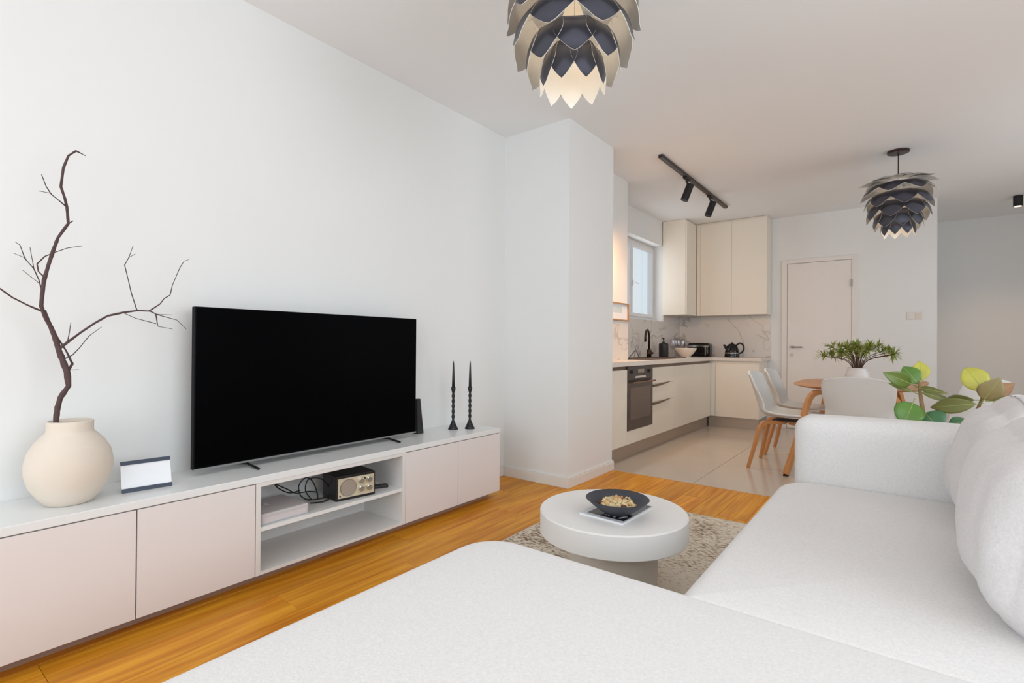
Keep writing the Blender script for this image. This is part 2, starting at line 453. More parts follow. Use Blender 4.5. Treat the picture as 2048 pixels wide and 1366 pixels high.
while x < XR:
    y = YT + 0.0
    while y < YC:
        if not (x + TW > 0.3 and y > YC): piece('tile', min(TW, XR - x) - 0.003, min(TW, YC - y) - 0.003, M_tile, x, y, 0.001)
        y += TW
    x += TW

# baseboards
def bb(name, a, b, th_axis, sign):
    mb = MB(); mb.box((a[0], a[1], 0), (b[0], b[1], 0.066))
    if th_axis == 'y': mb.box((a[0], min(a[1], b[1]) + (0.004 if sign < 0 else 0), 0.066), (b[0], max(a[1], b[1]) - (0 if sign < 0 else 0.004), 0.078))
    else: mb.box((min(a[0], b[0]) + (0.004 if sign < 0 else 0), a[1], 0.066), (max(a[0], b[0]) - (0 if sign < 0 else 0.004), b[1], 0.078))
    return struct(mb.build(name, M_base, origin=((a[0] + b[0]) / 2, (a[1] + b[1]) / 2, 0), bevel=0.0015))
bb('baseboard_left', (XL, -2.1), (XL + 0.014, 3.21), 'x', 1)
bb('baseboard_pillar', (XL, 3.211), (-1.940, 3.226), 'y', -1)
bb('baseboard_pillar_side', (-1.955, 3.2265), (-1.940, YT + 0.012), 'x', 1)
bb('baseboard_back', (-0.42, YB - 0.014), (0.30, YB), 'y', -1)
bb('baseboard_corridor', (-2.5, YC - 0.014), (XR, YC), 'y', -1)

# corridor side of the back wall end, door in the back wall
dr = struct(bx('door_1', (-1.197, YB - 0.012, 0.006), (-0.507, YB + 0.03, 2.103), mat('door_lacquer', (238, 230, 222), 0.45), bevel=0.002))
fm = MB(); fm.box((-1.262, YB - 0.022, 0), (-1.2, YB + 0.10, 2.158)); fm.box((-0.504, YB - 0.022, 0), (-0.436, YB + 0.10, 2.158)); fm.box((-1.2, YB - 0.022, 2.106), (-0.504, YB + 0.10, 2.158))
fm.build('door_frame', mat('door_frame_lacquer', (236, 229, 222), 0.45), parent=dr, bevel=0.003)
hm = MB(); hm.tube([(-1.145, YB - 0.012, 1.04), (-1.145, YB - 0.062, 1.04)], 0.009, 10); hm.tube([(-1.152, YB - 0.062, 1.04), (-1.02, YB - 0.062, 1.04)], 0.009, 10); hm.box((-1.17, YB - 0.018, 1.015), (-1.12, YB - 0.010, 1.065))
hm.build('door_handle', M_steel, parent=dr, smooth=False)
MB().box((-1.165, YB - 0.018, 0.925), (-1.125, YB - 0.010, 0.955)).build('lock_plate', M_steel, parent=dr)
for z in (1.82, 1.0, 0.25):
    MB().tube([(-0.505, YB - 0.028, z - 0.045), (-0.505, YB - 0.028, z + 0.045)], 0.008, 8).build('hinge', M_steel, parent=dr)

# kitchen window
wn = struct(MB().box((-2.79, 5.62, 1.375), (-2.735, 5.67, 2.39)).box((-2.79, 6.69, 1.375), (-2.735, 6.735, 2.39)).box((-2.79, 5.67, 1.375), (-2.735, 6.69, 1.42)).box((-2.79, 5.67, 2.345), (-2.735, 6.69, 2.39)).build('window_1', M_uvpc, origin=(-2.76, 6.2, 1.375), bevel=0.003))
sm = MB()
for (a, b) in ((5.67, 5.985), (5.99, 6.69)):
    sm.box((-2.765, a, 1.42), (-2.715, a + 0.042, 2.345)); sm.box((-2.765, b - 0.042, 1.42), (-2.715, b, 2.345))
    sm.box((-2.765, a + 0.042, 1.42), (-2.715, b - 0.042, 1.462)); sm.box((-2.765, a + 0.042, 2.303), (-2.715, b - 0.042, 2.345))
sm.build('window_frame', M_uvpc, parent=wn, bevel=0.004)
MB().box((-2.748, 5.70, 1.45), (-2.742, 5.95, 2.32)).build('window_pane', M_glass, parent=wn)
MB().box((-2.748, 6.02, 1.45), (-2.742, 6.66, 2.32)).build('window_pane', M_glass, parent=wn)
MB().box((-2.715, 5.995, 1.80), (-2.70, 6.02, 1.87)).tube([(-2.705, 6.008, 1.835), (-2.675, 6.008, 1.835), (-2.672, 6.10, 1.832)], 0.007, 8).build('window_handle', M_uvpc, parent=wn)
# assumed, unseen living-room windows, plus one added at the dining end: frames only in their openings
def wframe(name, axis, pos, a0, a1, z0, z1, n):
    mb = MB(); t = 0.06
    def q(u0, u1, w0, w1):
        if axis == 'x': mb.box((pos, u0, w0), (pos + 0.06, u1, w1))
        else: mb.box((u0, pos, w0), (u1, pos + 0.06, w1))
    q(a0, a1, z0, z0 + t); q(a0, a1, z1 - t, z1)
    for k in range(n + 1):
        c = a0 + (a1 - a0 - t) * k / n; q(c, c + t, z0 + t, z1 - t)
    return struct(mb.build(name, M_uvpc, origin=(pos, (a0 + a1) / 2, z0) if axis == 'x' else ((a0 + a1) / 2, pos, z0)))
wframe('assumed_window_2', 'y', WIN_Y - 0.12, -2.3, 1.7, 0.22, 2.42, 4)
wframe('assumed_window_3', 'x', XR + 0.04, -0.45, 2.25, 0.65, 2.35, 3)
wframe('added_window_4', 'x', XR + 0.04, 4.1, 6.3, 0.45, 2.45, 2)  # made-up dining window, added to go with the fill light

# ------------------------------------------------------------------ media cabinet
FX = -2.2
tvc = thing('media_cabinet', 'long low white media cabinet with blush doors and open shelf under the television', 'cabinet', (-2.37, 1.05, 0))
SE = [-0.64, -0.21, 0.2185, 0.647, 1.075]
bx('cabinet_top', (XL + 0.001, -0.66, 0.446), (FX + 0.002, 2.740, 0.476), M_top, tvc, 0.002)
bd = MB()
bd.box((-2.54, -0.655, 0.048), (-2.225, -0.637, 0.446)); bd.box((-2.54, 1.076, 0.048), (FX, 1.097, 0.446)); bd.box((-2.54, 1.882, 0.048), (FX, 1.903, 0.446)); bd.box((-2.54, 2.72, 0.048), (-2.222, 2.738, 0.446))
bd.box((-2.54, -0.637, 0.048), (-2.225, 1.076, 0.064)); bd.box((-2.54, 1.097, 0.048), (FX, 1.882, 0.062)); bd.box((-2.54, 1.903, 0.048), (-2.225, 2.72, 0.064))
bd.box((-2.55, -0.655, 0.048), (-2.54, 2.738, 0.446)); bd.box((-2.54, 1.097, 0.428), (FX, 1.882, 0.446))
bd.build('carcass', M_shelf, tvc, bevel=0.001)
bx('shelf', (-2.54, 1.097, 0.232), (FX - 0.006, 1.882, 0.25), M_top, tvc, 0.001)
for i in range(4): bx('door', (FX - 0.02, SE[i] + 0.002, 0.049), (FX, SE[i + 1] - 0.002, 0.442), M_doorpink, tvc, 0.001)
for a, b in ((1.905, 2.3245), (2.3275, 2.737)): bx('door', (FX - 0.02, a, 0.049), (FX, b, 0.442), M_doorpink, tvc, 0.001)
bx('plinth', (-2.50, -0.6, 0.0), (-2.272, 2.70, 0.048), M_plinth, tvc)

# ------------------------------------------------------------------ television
tv = thing('television', 'large flat black television standing on the white media cabinet', 'television', (-2.42, 1.53, 0.476))
TX = -2.40
bx('tv_body', (TX - 0.035, 0.907, 0.502), (TX - 0.002, 2.156, 1.204), M_bezel, tv, 0.003)
bx('screen', (TX - 0.004, 0.912, 0.512), (TX, 2.151, 1.200), M_screen, tv)
bx('bottom_trim', (TX - 0.003, 0.907, 0.500), (TX + 0.002, 2.156, 0.508), M_silver, tv)
bx('rear_housing', (TX - 0.075, 1.15, 0.54), (TX - 0.035, 1.92, 0.95), M_blackm, tv, 0.01)
for y in (1.14, 1.955):
    MB().tube([(-2.52, y, 0.481), (-2.42, y, 0.49), (-2.31, y, 0.481)], 0.006, 8).tube([(-2.425, y, 0.486), (-2.425, y, 0.52)], 0.008, 8).build('stand_foot', M_black, tv)

# small black upright device behind the television's right edge
q = MB(); q.v = []; q._add([(-2.50, 2.215, 0), (-2.45, 2.215, 0), (-2.45, 2.268, 0), (-2.50, 2.268, 0), (-2.487, 2.222, .222), (-2.463, 2.222, .222), (-2.463, 2.250, .222), (-2.487, 2.250, .222)],
    [(3, 2, 1, 0), (4, 5, 6, 7), (0, 1, 5, 4), (1, 2, 6, 5), (2, 3, 7, 6), (3, 0, 4, 7)])
q.v = [(a, b, c + 0.476) for a, b, c in q.v]
tag(q.build('media_player', M_black, origin=(-2.475, 2.24, 0.476), bevel=0.003), 'small black upright device behind the right edge of the television', 'device')

# ------------------------------------------------------------------ vase and branch
VX, VY, VZ = -2.37, 0.493, 0.476
prof = [(0.0, 0.0), (0.062, 0.0), (0.07, 0.004), (0.092, 0.035), (0.112, 0.07), (0.123, 0.115), (0.124, 0.15), (0.116, 0.19), (0.098, 0.225), (0.078, 0.25), (0.068, 0.260), (0.066, 0.266), (0.066, 0.285), (0.0665, 0.298), (0.065, 0.301),
        (0.060, 0.303), (0.057, 0.285), (0.062, 0.26), (0.09, 0.22), (0.108, 0.17), (0.108, 0.12), (0.08, 0.04), (0.0, 0.02)]
vs = MB().lathe([(r, z * 0.965) for r, z in prof], (VX, VY, VZ), 48).build('vase', M_clay, origin=(VX, VY, VZ), smooth=True)
tag(vs, 'round beige stoneware vase on the left end of the media cabinet', 'vase')
BR = [
  [(-2.375,0.470,0.500,0.0100),(-2.372,0.458,0.64,0.0106),(-2.370,0.454,0.777,0.0106),(-2.367,0.457,0.817,0.0106),(-2.360,0.463,0.852,0.0097),(-2.357,0.484,0.892,0.0098),(-2.363,0.481,0.940,0.0107),(-2.377,0.471,0.984,0.0107),(-2.387,0.462,1.019,0.0107),(-2.390,0.455,1.055,0.0098),(-2.383,0.440,1.099,0.0079),(-2.370,0.421,1.138,0.0078),(-2.357,0.409,1.171,0.0069),(-2.350,0.410,1.209,0.0069),(-2.353,0.415,1.261,0.0069),(-2.364,0.428,1.316,0.0061),(-2.377,0.443,1.372,0.0062),(-2.388,0.457,1.419,0.0053),(-2.390,0.485,1.475,0.0054),(-2.382,0.479,1.530,0.0050),(-2.369,0.471,1.557,0.0046),(-2.357,0.457,1.595,0.0046),(-2.350,0.462,1.662,0.0044),(-2.353,0.476,1.709,0.0039),(-2.364,0.499,1.735,0.0036),(-2.378,0.520,1.733,0.0018),(-2.388,0.531,1.732,0.0013)],
  [(-2.370,0.412,1.155,0.0043),(-2.363,0.375,1.173,0.0034),(-2.355,0.337,1.195,0.0033),(-2.348,0.306,1.222,0.0029),(-2.340,0.271,1.245,0.0024)],
  [(-2.370,0.474,1.531,0.0028),(-2.363,0.449,1.550,0.0021),(-2.355,0.431,1.562,0.0021),(-2.348,0.416,1.585,0.0017),(-2.340,0.403,1.620,0.0014)],
  [(-2.360,0.433,1.566,0.0014),(-2.340,0.397,1.562,0.0010)],
  [(-2.385,0.482,1.471,0.0027),(-2.370,0.494,1.483,0.0018)],
  [(-2.356,0.416,1.271,0.0031),(-2.375,0.404,1.291,0.0028),(-2.380,0.401,1.317,0.0028),(-2.385,0.422,1.347,0.0023),(-2.390,0.452,1.367,0.0018),(-2.395,0.485,1.387,0.0016),(-2.400,0.528,1.402,0.0011)],
  [(-2.353,0.412,1.210,0.0024),(-2.360,0.403,1.261,0.0021),(-2.350,0.388,1.297,0.0020),(-2.340,0.364,1.327,0.0017),(-2.330,0.350,1.369,0.0013),(-2.320,0.337,1.376,0.0008)],
  [(-2.350,0.388,1.300,0.0015),(-2.320,0.373,1.363,0.0010)],
  [(-2.360,0.405,1.248,0.0014),(-2.320,0.355,1.286,0.0008)],
  [(-2.342,0.367,1.329,0.0012),(-2.320,0.334,1.338,0.0008)],
  [(-2.386,0.462,1.023,0.0062),(-2.372,0.484,1.048,0.0054),(-2.374,0.518,1.081,0.0047),(-2.375,0.561,1.119,0.0046),(-2.377,0.599,1.147,0.0045),(-2.379,0.646,1.162,0.0042),(-2.381,0.695,1.173,0.0039),(-2.383,0.737,1.173,0.0032),(-2.385,0.758,1.163,0.0028),(-2.386,0.763,1.129,0.0020),(-2.388,0.767,1.113,0.0016),(-2.390,0.819,1.104,0.0010)],
  [(-2.380,0.693,1.173,0.0027),(-2.378,0.674,1.236,0.0021),(-2.386,0.661,1.309,0.0021),(-2.394,0.655,1.347,0.0019),(-2.402,0.671,1.381,0.0016),(-2.410,0.686,1.427,0.0012)],
  [(-2.400,0.668,1.377,0.0012),(-2.410,0.693,1.397,0.0010)],
  [(-2.383,0.733,1.173,0.0032),(-2.373,0.768,1.203,0.0028),(-2.376,0.783,1.226,0.0024),(-2.379,0.805,1.242,0.0022),(-2.381,0.814,1.284,0.0018),(-2.384,0.842,1.360,0.0017),(-2.387,0.858,1.389,0.0013),(-2.390,0.877,1.398,0.0008)],
  [(-2.385,0.756,1.162,0.0020),(-2.370,0.828,1.141,0.0016),(-2.370,0.862,1.105,0.0010)],
  [(-2.379,0.648,1.162,0.0019),(-2.360,0.681,1.142,0.0017),(-2.350,0.748,1.123,0.0018)],
  [(-2.385,0.754,1.162,0.0014),(-2.370,0.812,1.161,0.0008)],
  [(-2.362,0.482,0.939,0.0054),(-2.375,0.494,0.962,0.0047),(-2.380,0.499,0.969,0.0043),(-2.385,0.482,1.016,0.0036),(-2.390,0.459,1.064,0.0032),(-2.395,0.437,1.125,0.0028),(-2.400,0.427,1.160,0.0025)],
  [(-2.374,0.476,0.988,0.0025),(-2.360,0.495,1.002,0.0021),(-2.350,0.513,1.029,0.0018),(-2.340,0.536,1.070,0.0014),(-2.330,0.570,1.104,0.0009)],
  [(-2.374,0.483,1.045,0.0021),(-2.360,0.486,1.087,0.0016),(-2.350,0.487,1.117,0.0011)],
  [(-2.370,0.494,0.948,0.0014),(-2.370,0.515,0.949,0.0009)],
]
br = thing('branch', 'bare dark forked branch standing in the beige stoneware vase', 'branch', (-2.375, 0.47, 0.50))
for i, pts in enumerate(BR):
    path = []; rad = []
    for k in range(len(pts) - 1):       # subdivide a little with knobbly radii
        a, b = pts[k], pts[k + 1]; nn = 3 if i == 0 else 2
        for j in range(nn):
            t = j / nn; path.append(tuple(a[c] + (b[c] - a[c]) * t for c in range(3)))
            rr = (a[3] + (b[3] - a[3]) * t) * 0.85; rad.append(max(rr * random.uniform(0.9, 1.15), 0.0009))
    path.append(pts[-1][:3]); rad.append(max(pts[-1][3], 0.0008))
    MB().tube(path, rad, 8 if i in (0, 10) else 5).build('trunk' if i == 0 else 'twig', M_bark, br, smooth=True)

# card display
cd = thing('card_display', 'small white card stand with dark blue top and bottom bars, beside the vase', 'sign holder', (-2.345, 0.72, 0.476))
def quadbox(p00, p10, p11, p01, th, nrm):
    n = Vector(nrm).normalized() * th; A = [Vector(p) for p in (p00, p10, p11, p01)]; B = [p - n for p in A]
    return A + B, [(0, 1, 2, 3), (7, 6, 5, 4), (0, 4, 5, 1), (1, 5, 6, 2), (2, 6, 7, 3), (3, 7, 4, 0)]
def lerp(a, b, t): return tuple(a[i] + (b[i] - a[i]) * t for i in range(3))
b0, b1, t0, t1 = (-2.345, 0.641, 0.478), (-2.325, 0.800, 0.478), (-2.375, 0.642, 0.590), (-2.392, 0.808, 0.588)
t1 = (-2.355, 0.802, 0.590)
nn = (1, -0.12, 0.25)
v_, f_ = quadbox(lerp(b0, t0, .08), lerp(b1, t1, .08), lerp(b1, t1, .92), lerp(b0, t0, .92), 0.004, nn); MB()._add(v_, f_).build('card', M_paper, cd)
for a, b in ((-.02, .12), (.88, 1.01)):
    v_, f_ = quadbox(lerp(b0, t0, a), lerp(b1, t1, a), lerp(b1, t1, b), lerp(b0, t0, b), 0.009, nn)
    m_ = MB()._add(v_, f_); m_.v = [(x_ + 0.003, y_, z_) for x_, y_, z_ in m_.v]; m_.build('bar', M_navy, cd)
v_, f_ = quadbox((-2.395, 0.65, 0.478), (-2.378, 0.79, 0.478), lerp(t0, t1, .9), lerp(t0, t1, .08), 0.002, nn); MB()._add(v_, f_).build('back_leg', M_paper, cd)

# candlesticks
def candlestick(name, x, y, label):
    t = thing(name, label, 'candlestick', (x, y, 0.476), 'wavy black candlesticks')
    pr = [(0.0, 0), (0.034, 0), (0.034, 0.004), (0.026, 0.02), (0.012, 0.052), (0.007, 0.066)]
    for k in range(5):
        z = 0.07 + k * 0.0345
        pr += [(0.0075, z), (0.0115, z + 0.016), (0.0075, z + 0.032)]
    pr += [(0.008, 0.245), (0.015, 0.27), (0.015, 0.283), (0.010, 0.286), (0, 0.286)]
    MB().lathe(pr, (x, y, 0.476), 20).build('holder', M_iron, t, smooth=True)
    cdl = MB().lathe([(0, 0.27), (0.0105, 0.27), (0.0085, 0.35), (0.0055, 0.43), (0.003, 0.455), (0, 0.457)], (x, y, 0.476), 14).build('candle', M_candle, t, smooth=True)
    MB().tube([(x, y, 0.476 + 0.455), (x, y, 0.476 + 0.463)], 0.0012, 5).build('wick', M_blackm, cdl)
candlestick('candlestick', -2.412, 2.497, 'wavy black candlestick with black taper candle, nearer the television')
candlestick('candlestick', -2.345, 2.590, 'wavy black candlestick with black taper candle, at the right end of the cabinet')

# things on the cabinet's shelf
SZ = 0.25
rd = thing('table_radio', 'black table radio with cream speaker face on the cabinet shelf', 'radio', (-2.32, 1.60, SZ))
ra = [(-2.268, 1.508), (-2.232, 1.708)]           # front lower corners, nearly parallel to the shelf edge
dirr = Vector((ra[1][0] - ra[0][0], ra[1][1] - ra[0][1], 0)).normalized(); back = Vector((-dirr.y, dirr.x, 0))
def rp(u, d, z):                                    # u along the face, d backwards
    p = Vector((ra[0][0], ra[0][1], SZ)) + dirr * u + back * d; return (p.x, p.y, SZ + z)
RW = 0.215; RH = 0.125
def rbx(u0, u1, d0_, d1_, z0, z1):
    v = [rp(u0, d0_, z0), rp(u1, d0_, z0), rp(u1, d1_, z0), rp(u0, d1_, z0), rp(u0, d0_, z1), rp(u1, d0_, z1), rp(u1, d1_, z1), rp(u0, d1_, z1)]
    return MB()._add(v, [(3, 2, 1, 0), (4, 5, 6, 7), (0, 1, 5, 4), (1, 2, 6, 5), (2, 3, 7, 6), (3, 0, 4, 7)])
rbx(0, RW, 0, 0.165, 0, RH).build('case', M_radio, rd, bevel=0.003)
rbx(0.010, RW - 0.008, -0.004, 0.001, 0.014, RH - 0.012).build('face_plate', M_radiof, rd, bevel=0.001)
def disc(u, z, r, d0_, d1_, n=24):
    m_ = MB(); c0 = Vector(rp(u, d0_, z)); vs = []
    for d in (d1_, d0_):
        for j in range(n):
            th = 2 * PI * j / n; vs.append(Vector(rp(u + r * math.cos(th), d, z + r * math.sin(th))))
    m_._add(vs, [(j, (j + 1) % n, n + (j + 1) % n, n + j) for j in range(n)] + [tuple(range(n, 2 * n)), tuple(range(n - 1, -1, -1))])
    return m_
disc(0.064, 0.063, 0.041, -0.008, 0.0).build('speaker_grille', M_grille, rd)
disc(0.064, 0.063, 0.044, -0.0055, 0.0, 28).build('speaker_ring', M_silver, rd)
for u, z in ((0.132, 0.090), (0.176, 0.090), (0.132, 0.048), (0.176, 0.048)):
    disc(u, z, 0.0145, -0.020, -0.003, 18).build('knob', M_chrome, rd, bevel=0.0015)
disc(0.154, 0.098, 0.004, -0.008, -0.003, 10).build('button', M_black, rd)
disc(0.020, 0.026, 0.004, -0.006, -0.003, 10).build('button', M_black, rd)

bxx = thing('router', 'low pale grey box on the left of the cabinet shelf', 'router', (-2.33, 1.22, SZ))
bx('housing', (-2.46, 1.112, SZ), (-2.225, 1.335, SZ + 0.048), M_router, bxx, 0.006)
bx('front_panel', (-2.226, 1.125, SZ + 0.008), (-2.2235, 1.322, SZ + 0.030), mat('router_front', (216, 208, 208), 0.4), bxx)
MB().tube([(-2.36 + 0.012 * math.cos(a * PI / 8), 1.20 + 0.02 * math.sin(a * PI / 8), SZ + 0.0485) for a in range(17)], 0.001, 5).build('emblem_ring', M_silver, bxx)

cb = MB()
loops = [
 [(-2.43, 1.28, .36), (-2.43, 1.265, .375), (-2.42, 1.28, .362), (-2.41, 1.33, .33), (-2.40, 1.37, .303), (-2.39, 1.43, .30), (-2.38, 1.47, .29)],
 [(-2.43, 1.28, .358), (-2.43, 1.30, .335), (-2.42, 1.35, .305), (-2.41, 1.40, .31)],
 [(-2.36, 1.42, .262), (-2.38, 1.385, .29), (-2.39, 1.38, .34), (-2.38, 1.41, .375), (-2.37, 1.44, .355), (-2.36, 1.46, .30), (-2.35, 1.46, .262)],
 [(-2.37, 1.44, .258), (-2.38, 1.41, .31), (-2.39, 1.43, .36), (-2.37, 1.48, .36), (-2.36, 1.52, .32), (-2.36, 1.53, .27), (-2.37, 1.50, .258)],
 [(-2.34, 1.41, .256), (-2.31, 1.46, .256), (-2.32, 1.50, .258), (-2.34, 1.50, .262), (-2.36, 1.44, .262), (-2.37, 1.40, .272)],
]
def catmull(P, n=6):
    P = [Vector(p) for p in P]; out = []
    for i in range(len(P) - 1):
        p0 = P[max(i - 1, 0)]; p1 = P[i]; p2 = P[i + 1]; p3 = P[min(i + 2, len(P) - 1)]
        for k in range(n):
            t = k / n; out.append(0.5 * ((2 * p1) + (p2 - p0) * t + (2 * p0 - 5 * p1 + 4 * p2 - p3) * t * t + (3 * p1 - p0 - 3 * p2 + p3) * t ** 3))
    out.append(P[-1]); return out
for L in loops: cb.tube(catmull(L), 0.0032, 6)
tag(cb.build('cable', M_cable, origin=(-2.36, 1.44, SZ), smooth=True), 'bundle of black looped cable on the shelf beside the radio', 'cable')
rm = thing('remote_control', 'black remote control lying to the right of the radio', 'remote', (-2.30, 1.80, SZ))
rmb = MB().box((-0.02, -0.075, 0), (0.02, 0.075, 0.016)); rmb.xf(Matrix.Translation((-2.325, 1.785, SZ)) @ Matrix.Rotation(math.radians(-25), 4, 'Z')); rmb.build('body', M_black, rm, bevel=0.004)
rmk = MB()
for a in range(5):
    for b in (-1, 0, 1): rmk.box((b * 0.01 - 0.003, -0.055 + a * 0.022, 0.016), (b * 0.01 + 0.003, -0.047 + a * 0.022, 0.018))
rmk.xf(Matrix.Translation((-2.325, 1.785, SZ)) @ Matrix.Rotation(math.radians(-25), 4, 'Z')); rmk.build('keypad', mat('remote_keys', (70, 70, 74), 0.5), rm)

# ------------------------------------------------------------------ rug
rg = thing('rug', 'beige distressed rug with brown flecks under the round coffee table', 'rug', (-1.0, 2.1, 0))
def rugf(u, v):
    x_ = -1.69 + 1.33 * u + 0.004 * math.sin(v * 17); y_ = 0.95 + 2.265 * v + 0.006 * math.sin(u * 9)
    return (x_, y_, 0.0085 + 0.0008 * math.sin(u * 23) * math.sin(v * 19))
rb = MB().grid(rugf, 24, 40)
rb.box((-1.685, 0.955, 0.0005), (-0.365, 3.208, 0.0075)); rb.build('pile', M_rug, rg)
e_ = []
for i in range(25): e_.append(rugf(i / 24, 1))
MB().tube([(p[0], p[1], 0.0055) for p in e_], 0.005, 6).tube([(rugf(0, i / 40)[0], rugf(0, i / 40)[1], 0.0055) for i in range(41)], 0.005, 6).build('binding', M_rugb, rg)

# ------------------------------------------------------------------ coffee table
CX, CY = -1.007, 2.04; CT = 0.335
ct = thing('coffee_table', 'low round white coffee table with a thick top on a drum base', 'coffee table', (CX, CY, 0.0095))
Rt = 0.315
MB().lathe([(0, CT - 0.098), (Rt - 0.004, CT - 0.098), (Rt, CT - 0.094), (Rt, CT - 0.005), (Rt - 0.005, CT), (0, CT)], (CX, CY, 0), 96).build('tabletop', M_plaster, ct, smooth=False)
smooth_auto(ct.children[0], 30)
o = MB().lathe([(0, 0.0095), (0.182, 0.0095), (0.19, 0.018), (0.19, CT - 0.098), (0, CT - 0.098)], (CX, CY, 0), 64).build('base', M_plasterp, ct); smooth_auto(o, 30)

mg = thing('magazine', 'black and white magazine lying under the dark snack bowl', 'magazine', (-0.95, 2.0, CT))
mM = Matrix.Translation((-0.978, 2.025, CT + 0.0005)) @ Matrix.Rotation(math.radians(-3), 4, 'Z')
def mgp(a, b, m, name): MB().box(a, b).xf(mM).build(name, m, mg)
mgp((-0.10, -0.14, 0), (0.10, 0.14, 0.008), M_paper, 'pages')
mgp((-0.102, -0.142, 0.008), (0.102, 0.142, 0.0092), mat('cover_white', (226, 226, 228), 0.3), 'cover')
mgp((-0.075, -0.118, 0.0092), (0.094, 0.135, 0.0096), mat('cover_dark', (38, 34, 42), 0.3), 'cover_picture')
lt = MB()
for k, (u, v, sl) in enumerate(((-0.03, -0.095, .02), (-0.005, -0.098, .02), (0.012, -0.10, -.008), (0.035, -0.10, .018), (0.06, -0.10, .012))):
    lt._add(*quadbox((u, v, .0102), (u + .008, v, .0102), (u + .008 + sl, v + .038, .0102), (u + sl, v + .038, .0102), 0.0005, (0, 0, 1)))
lt._add(*quadbox((0.055, -.062, .0102), (0.082, -.068, .0102), (0.082, -.062, .0102), (0.055, -.056, .0102), 0.0005, (0, 0, 1)))
lt.xf(mM).build('lettering', M_paper, mg)

BXc, BYc, BZ = -0.953, 1.974, CT + 0.0107
bprof = [(0, 0), (0.048, 0), (0.052, 0.004), (0.075, 0.018), (0.105, 0.040), (0.129, 0.062), (0.131, 0.064), (0.128, 0.066), (0.104, 0.047), (0.074, 0.026), (0.045, 0.012), (0, 0.010)]
bw = MB().lathe(bprof, (BXc, BYc, BZ), 56).build('bowl', M_bowl, origin=(BXc, BYc, BZ), smooth=True)
tag(bw, 'wide dark grey bowl holding snacks on the round coffee table', 'bowl')
nutm = []
from mathutils import noise as mnoise
for k, mm_ in enumerate((M_nut, M_nut2, M_nut3)):
    m_ = MB(); nu, nv = 8, 6; vs = []
    for i in range(nv + 1):
        for j in range(nu):
            th = 2 * PI * j / nu; ph = PI * i / nv
            p = Vector((math.sin(ph) * math.cos(th), math.sin(ph) * math.sin(th), math.cos(ph)))
            rr = 0.0122 * (1 + 0.9 * mnoise.noise(p * 2.6 + Vector((k * 5, 0, 0)))); vs.append((p.x * rr * 1.25, p.y * rr, p.z * rr * 0.75))
    m_._add(vs, [(i * nu + j, (i + 1) * nu + j, (i + 1) * nu + (j + 1) % nu, i * nu + (j + 1) % nu) for i in range(nv) for j in range(nu)])
    nutm.append(m_)
protos = []
for k in range(3):
    o = nutm[k].build('nut', (M_nut, M_nut2, M_nut3)[k], origin=(0, 0, 0), smooth=True); protos.append(o)
cnt = 0; used = [False] * 3
for layer, (rad, num, z) in enumerate(((0.062, 19, 0.036), (0.042, 14, 0.036), (0.022, 8, 0.032), (0.055, 14, 0.047), (0.03, 9, 0.050), (0.008, 2, 0.052))):
    for i in range(num):
        th = 2 * PI * i / num + layer * 0.7 + random.uniform(-.1, .1); k = random.choice((0, 0, 1, 1, 2))
        if cnt < 3: k = cnt
        if not used[k]: o = protos[k]; used[k] = True
        else: o = protos[k].copy(); COL.objects.link(o)
        o.name = 'nut'
        o.location = (BXc + rad * math.cos(th), BYc + rad * math.sin(th), BZ + z + random.uniform(-.002, .003)); o.rotation_euler = (random.uniform(-1, 1), random.uniform(-1, 1), random.uniform(0, 6))
        s_ = random.uniform(.85, 1.15); o.scale = (s_, s_, s_)
        tag(o, 'toasted snack piece heaped in the dark grey bowl', 'snack', 'snacks in the dark grey bowl'); cnt += 1

# ------------------------------------------------------------------ sofa
SF = thing('corner_sofa', 'light grey boucle corner sofa with chaise in the foreground', 'sofa', (0.2, 1.2, 0))
SZt = 0.42
o = slab_mb(-1.125, 1.05, -0.55, 1.335, 0.15, SZt, 0.15, 0.05, 0.022).build('chaise_cushion', M_sofa, SF, smooth=True)
o = slab_mb(-0.465, 1.02, 1.262, 2.768, 0.15, SZt, 0.1, 0.05, 0.022, rcs=[0.03, 0.05, 0.05, 0.17]).build('seat_cushion', M_sofa, SF, smooth=True)
bs = MB().box((-1.04, -0.5, 0.05), (1.0, 1.22, 0.17)).box((-0.38, 1.2, 0.05), (1.0, 2.93, 0.17)); bs.build('base', M_sofa, SF, bevel=0.02)
ar = rbox_mb(0.735, 0.105, 0.29, 0.065, (0, 0.006, 0.008)); ar.xf(Matrix.Translation((0.312, 2.862, 0.427))); ar.build('armrest', M_sofa, SF, smooth=True, weld=True)
bk = rbox_mb(0.12, 1.75, 0.3, 0.06, (0.01, 0, 0.01)); bk.xf(Matrix.Translation((0.90, 1.2, 0.42))); bk.build('backrest', M_sofa, SF, smooth=True, weld=True)
for x_, y_ in ((-0.98, -0.4), (-0.98, 1.14), (-0.32, 2.86), (0.95, 2.86), (0.95, -0.4)):
    MB().lathe([(0, 0.0), (0.016, 0.0), (0.022, 0.05), (0, 0.05)], (x_, y_, 0.0 if x_ != -0.32 else 0.0), 12).build('foot', M_blackm, SF)

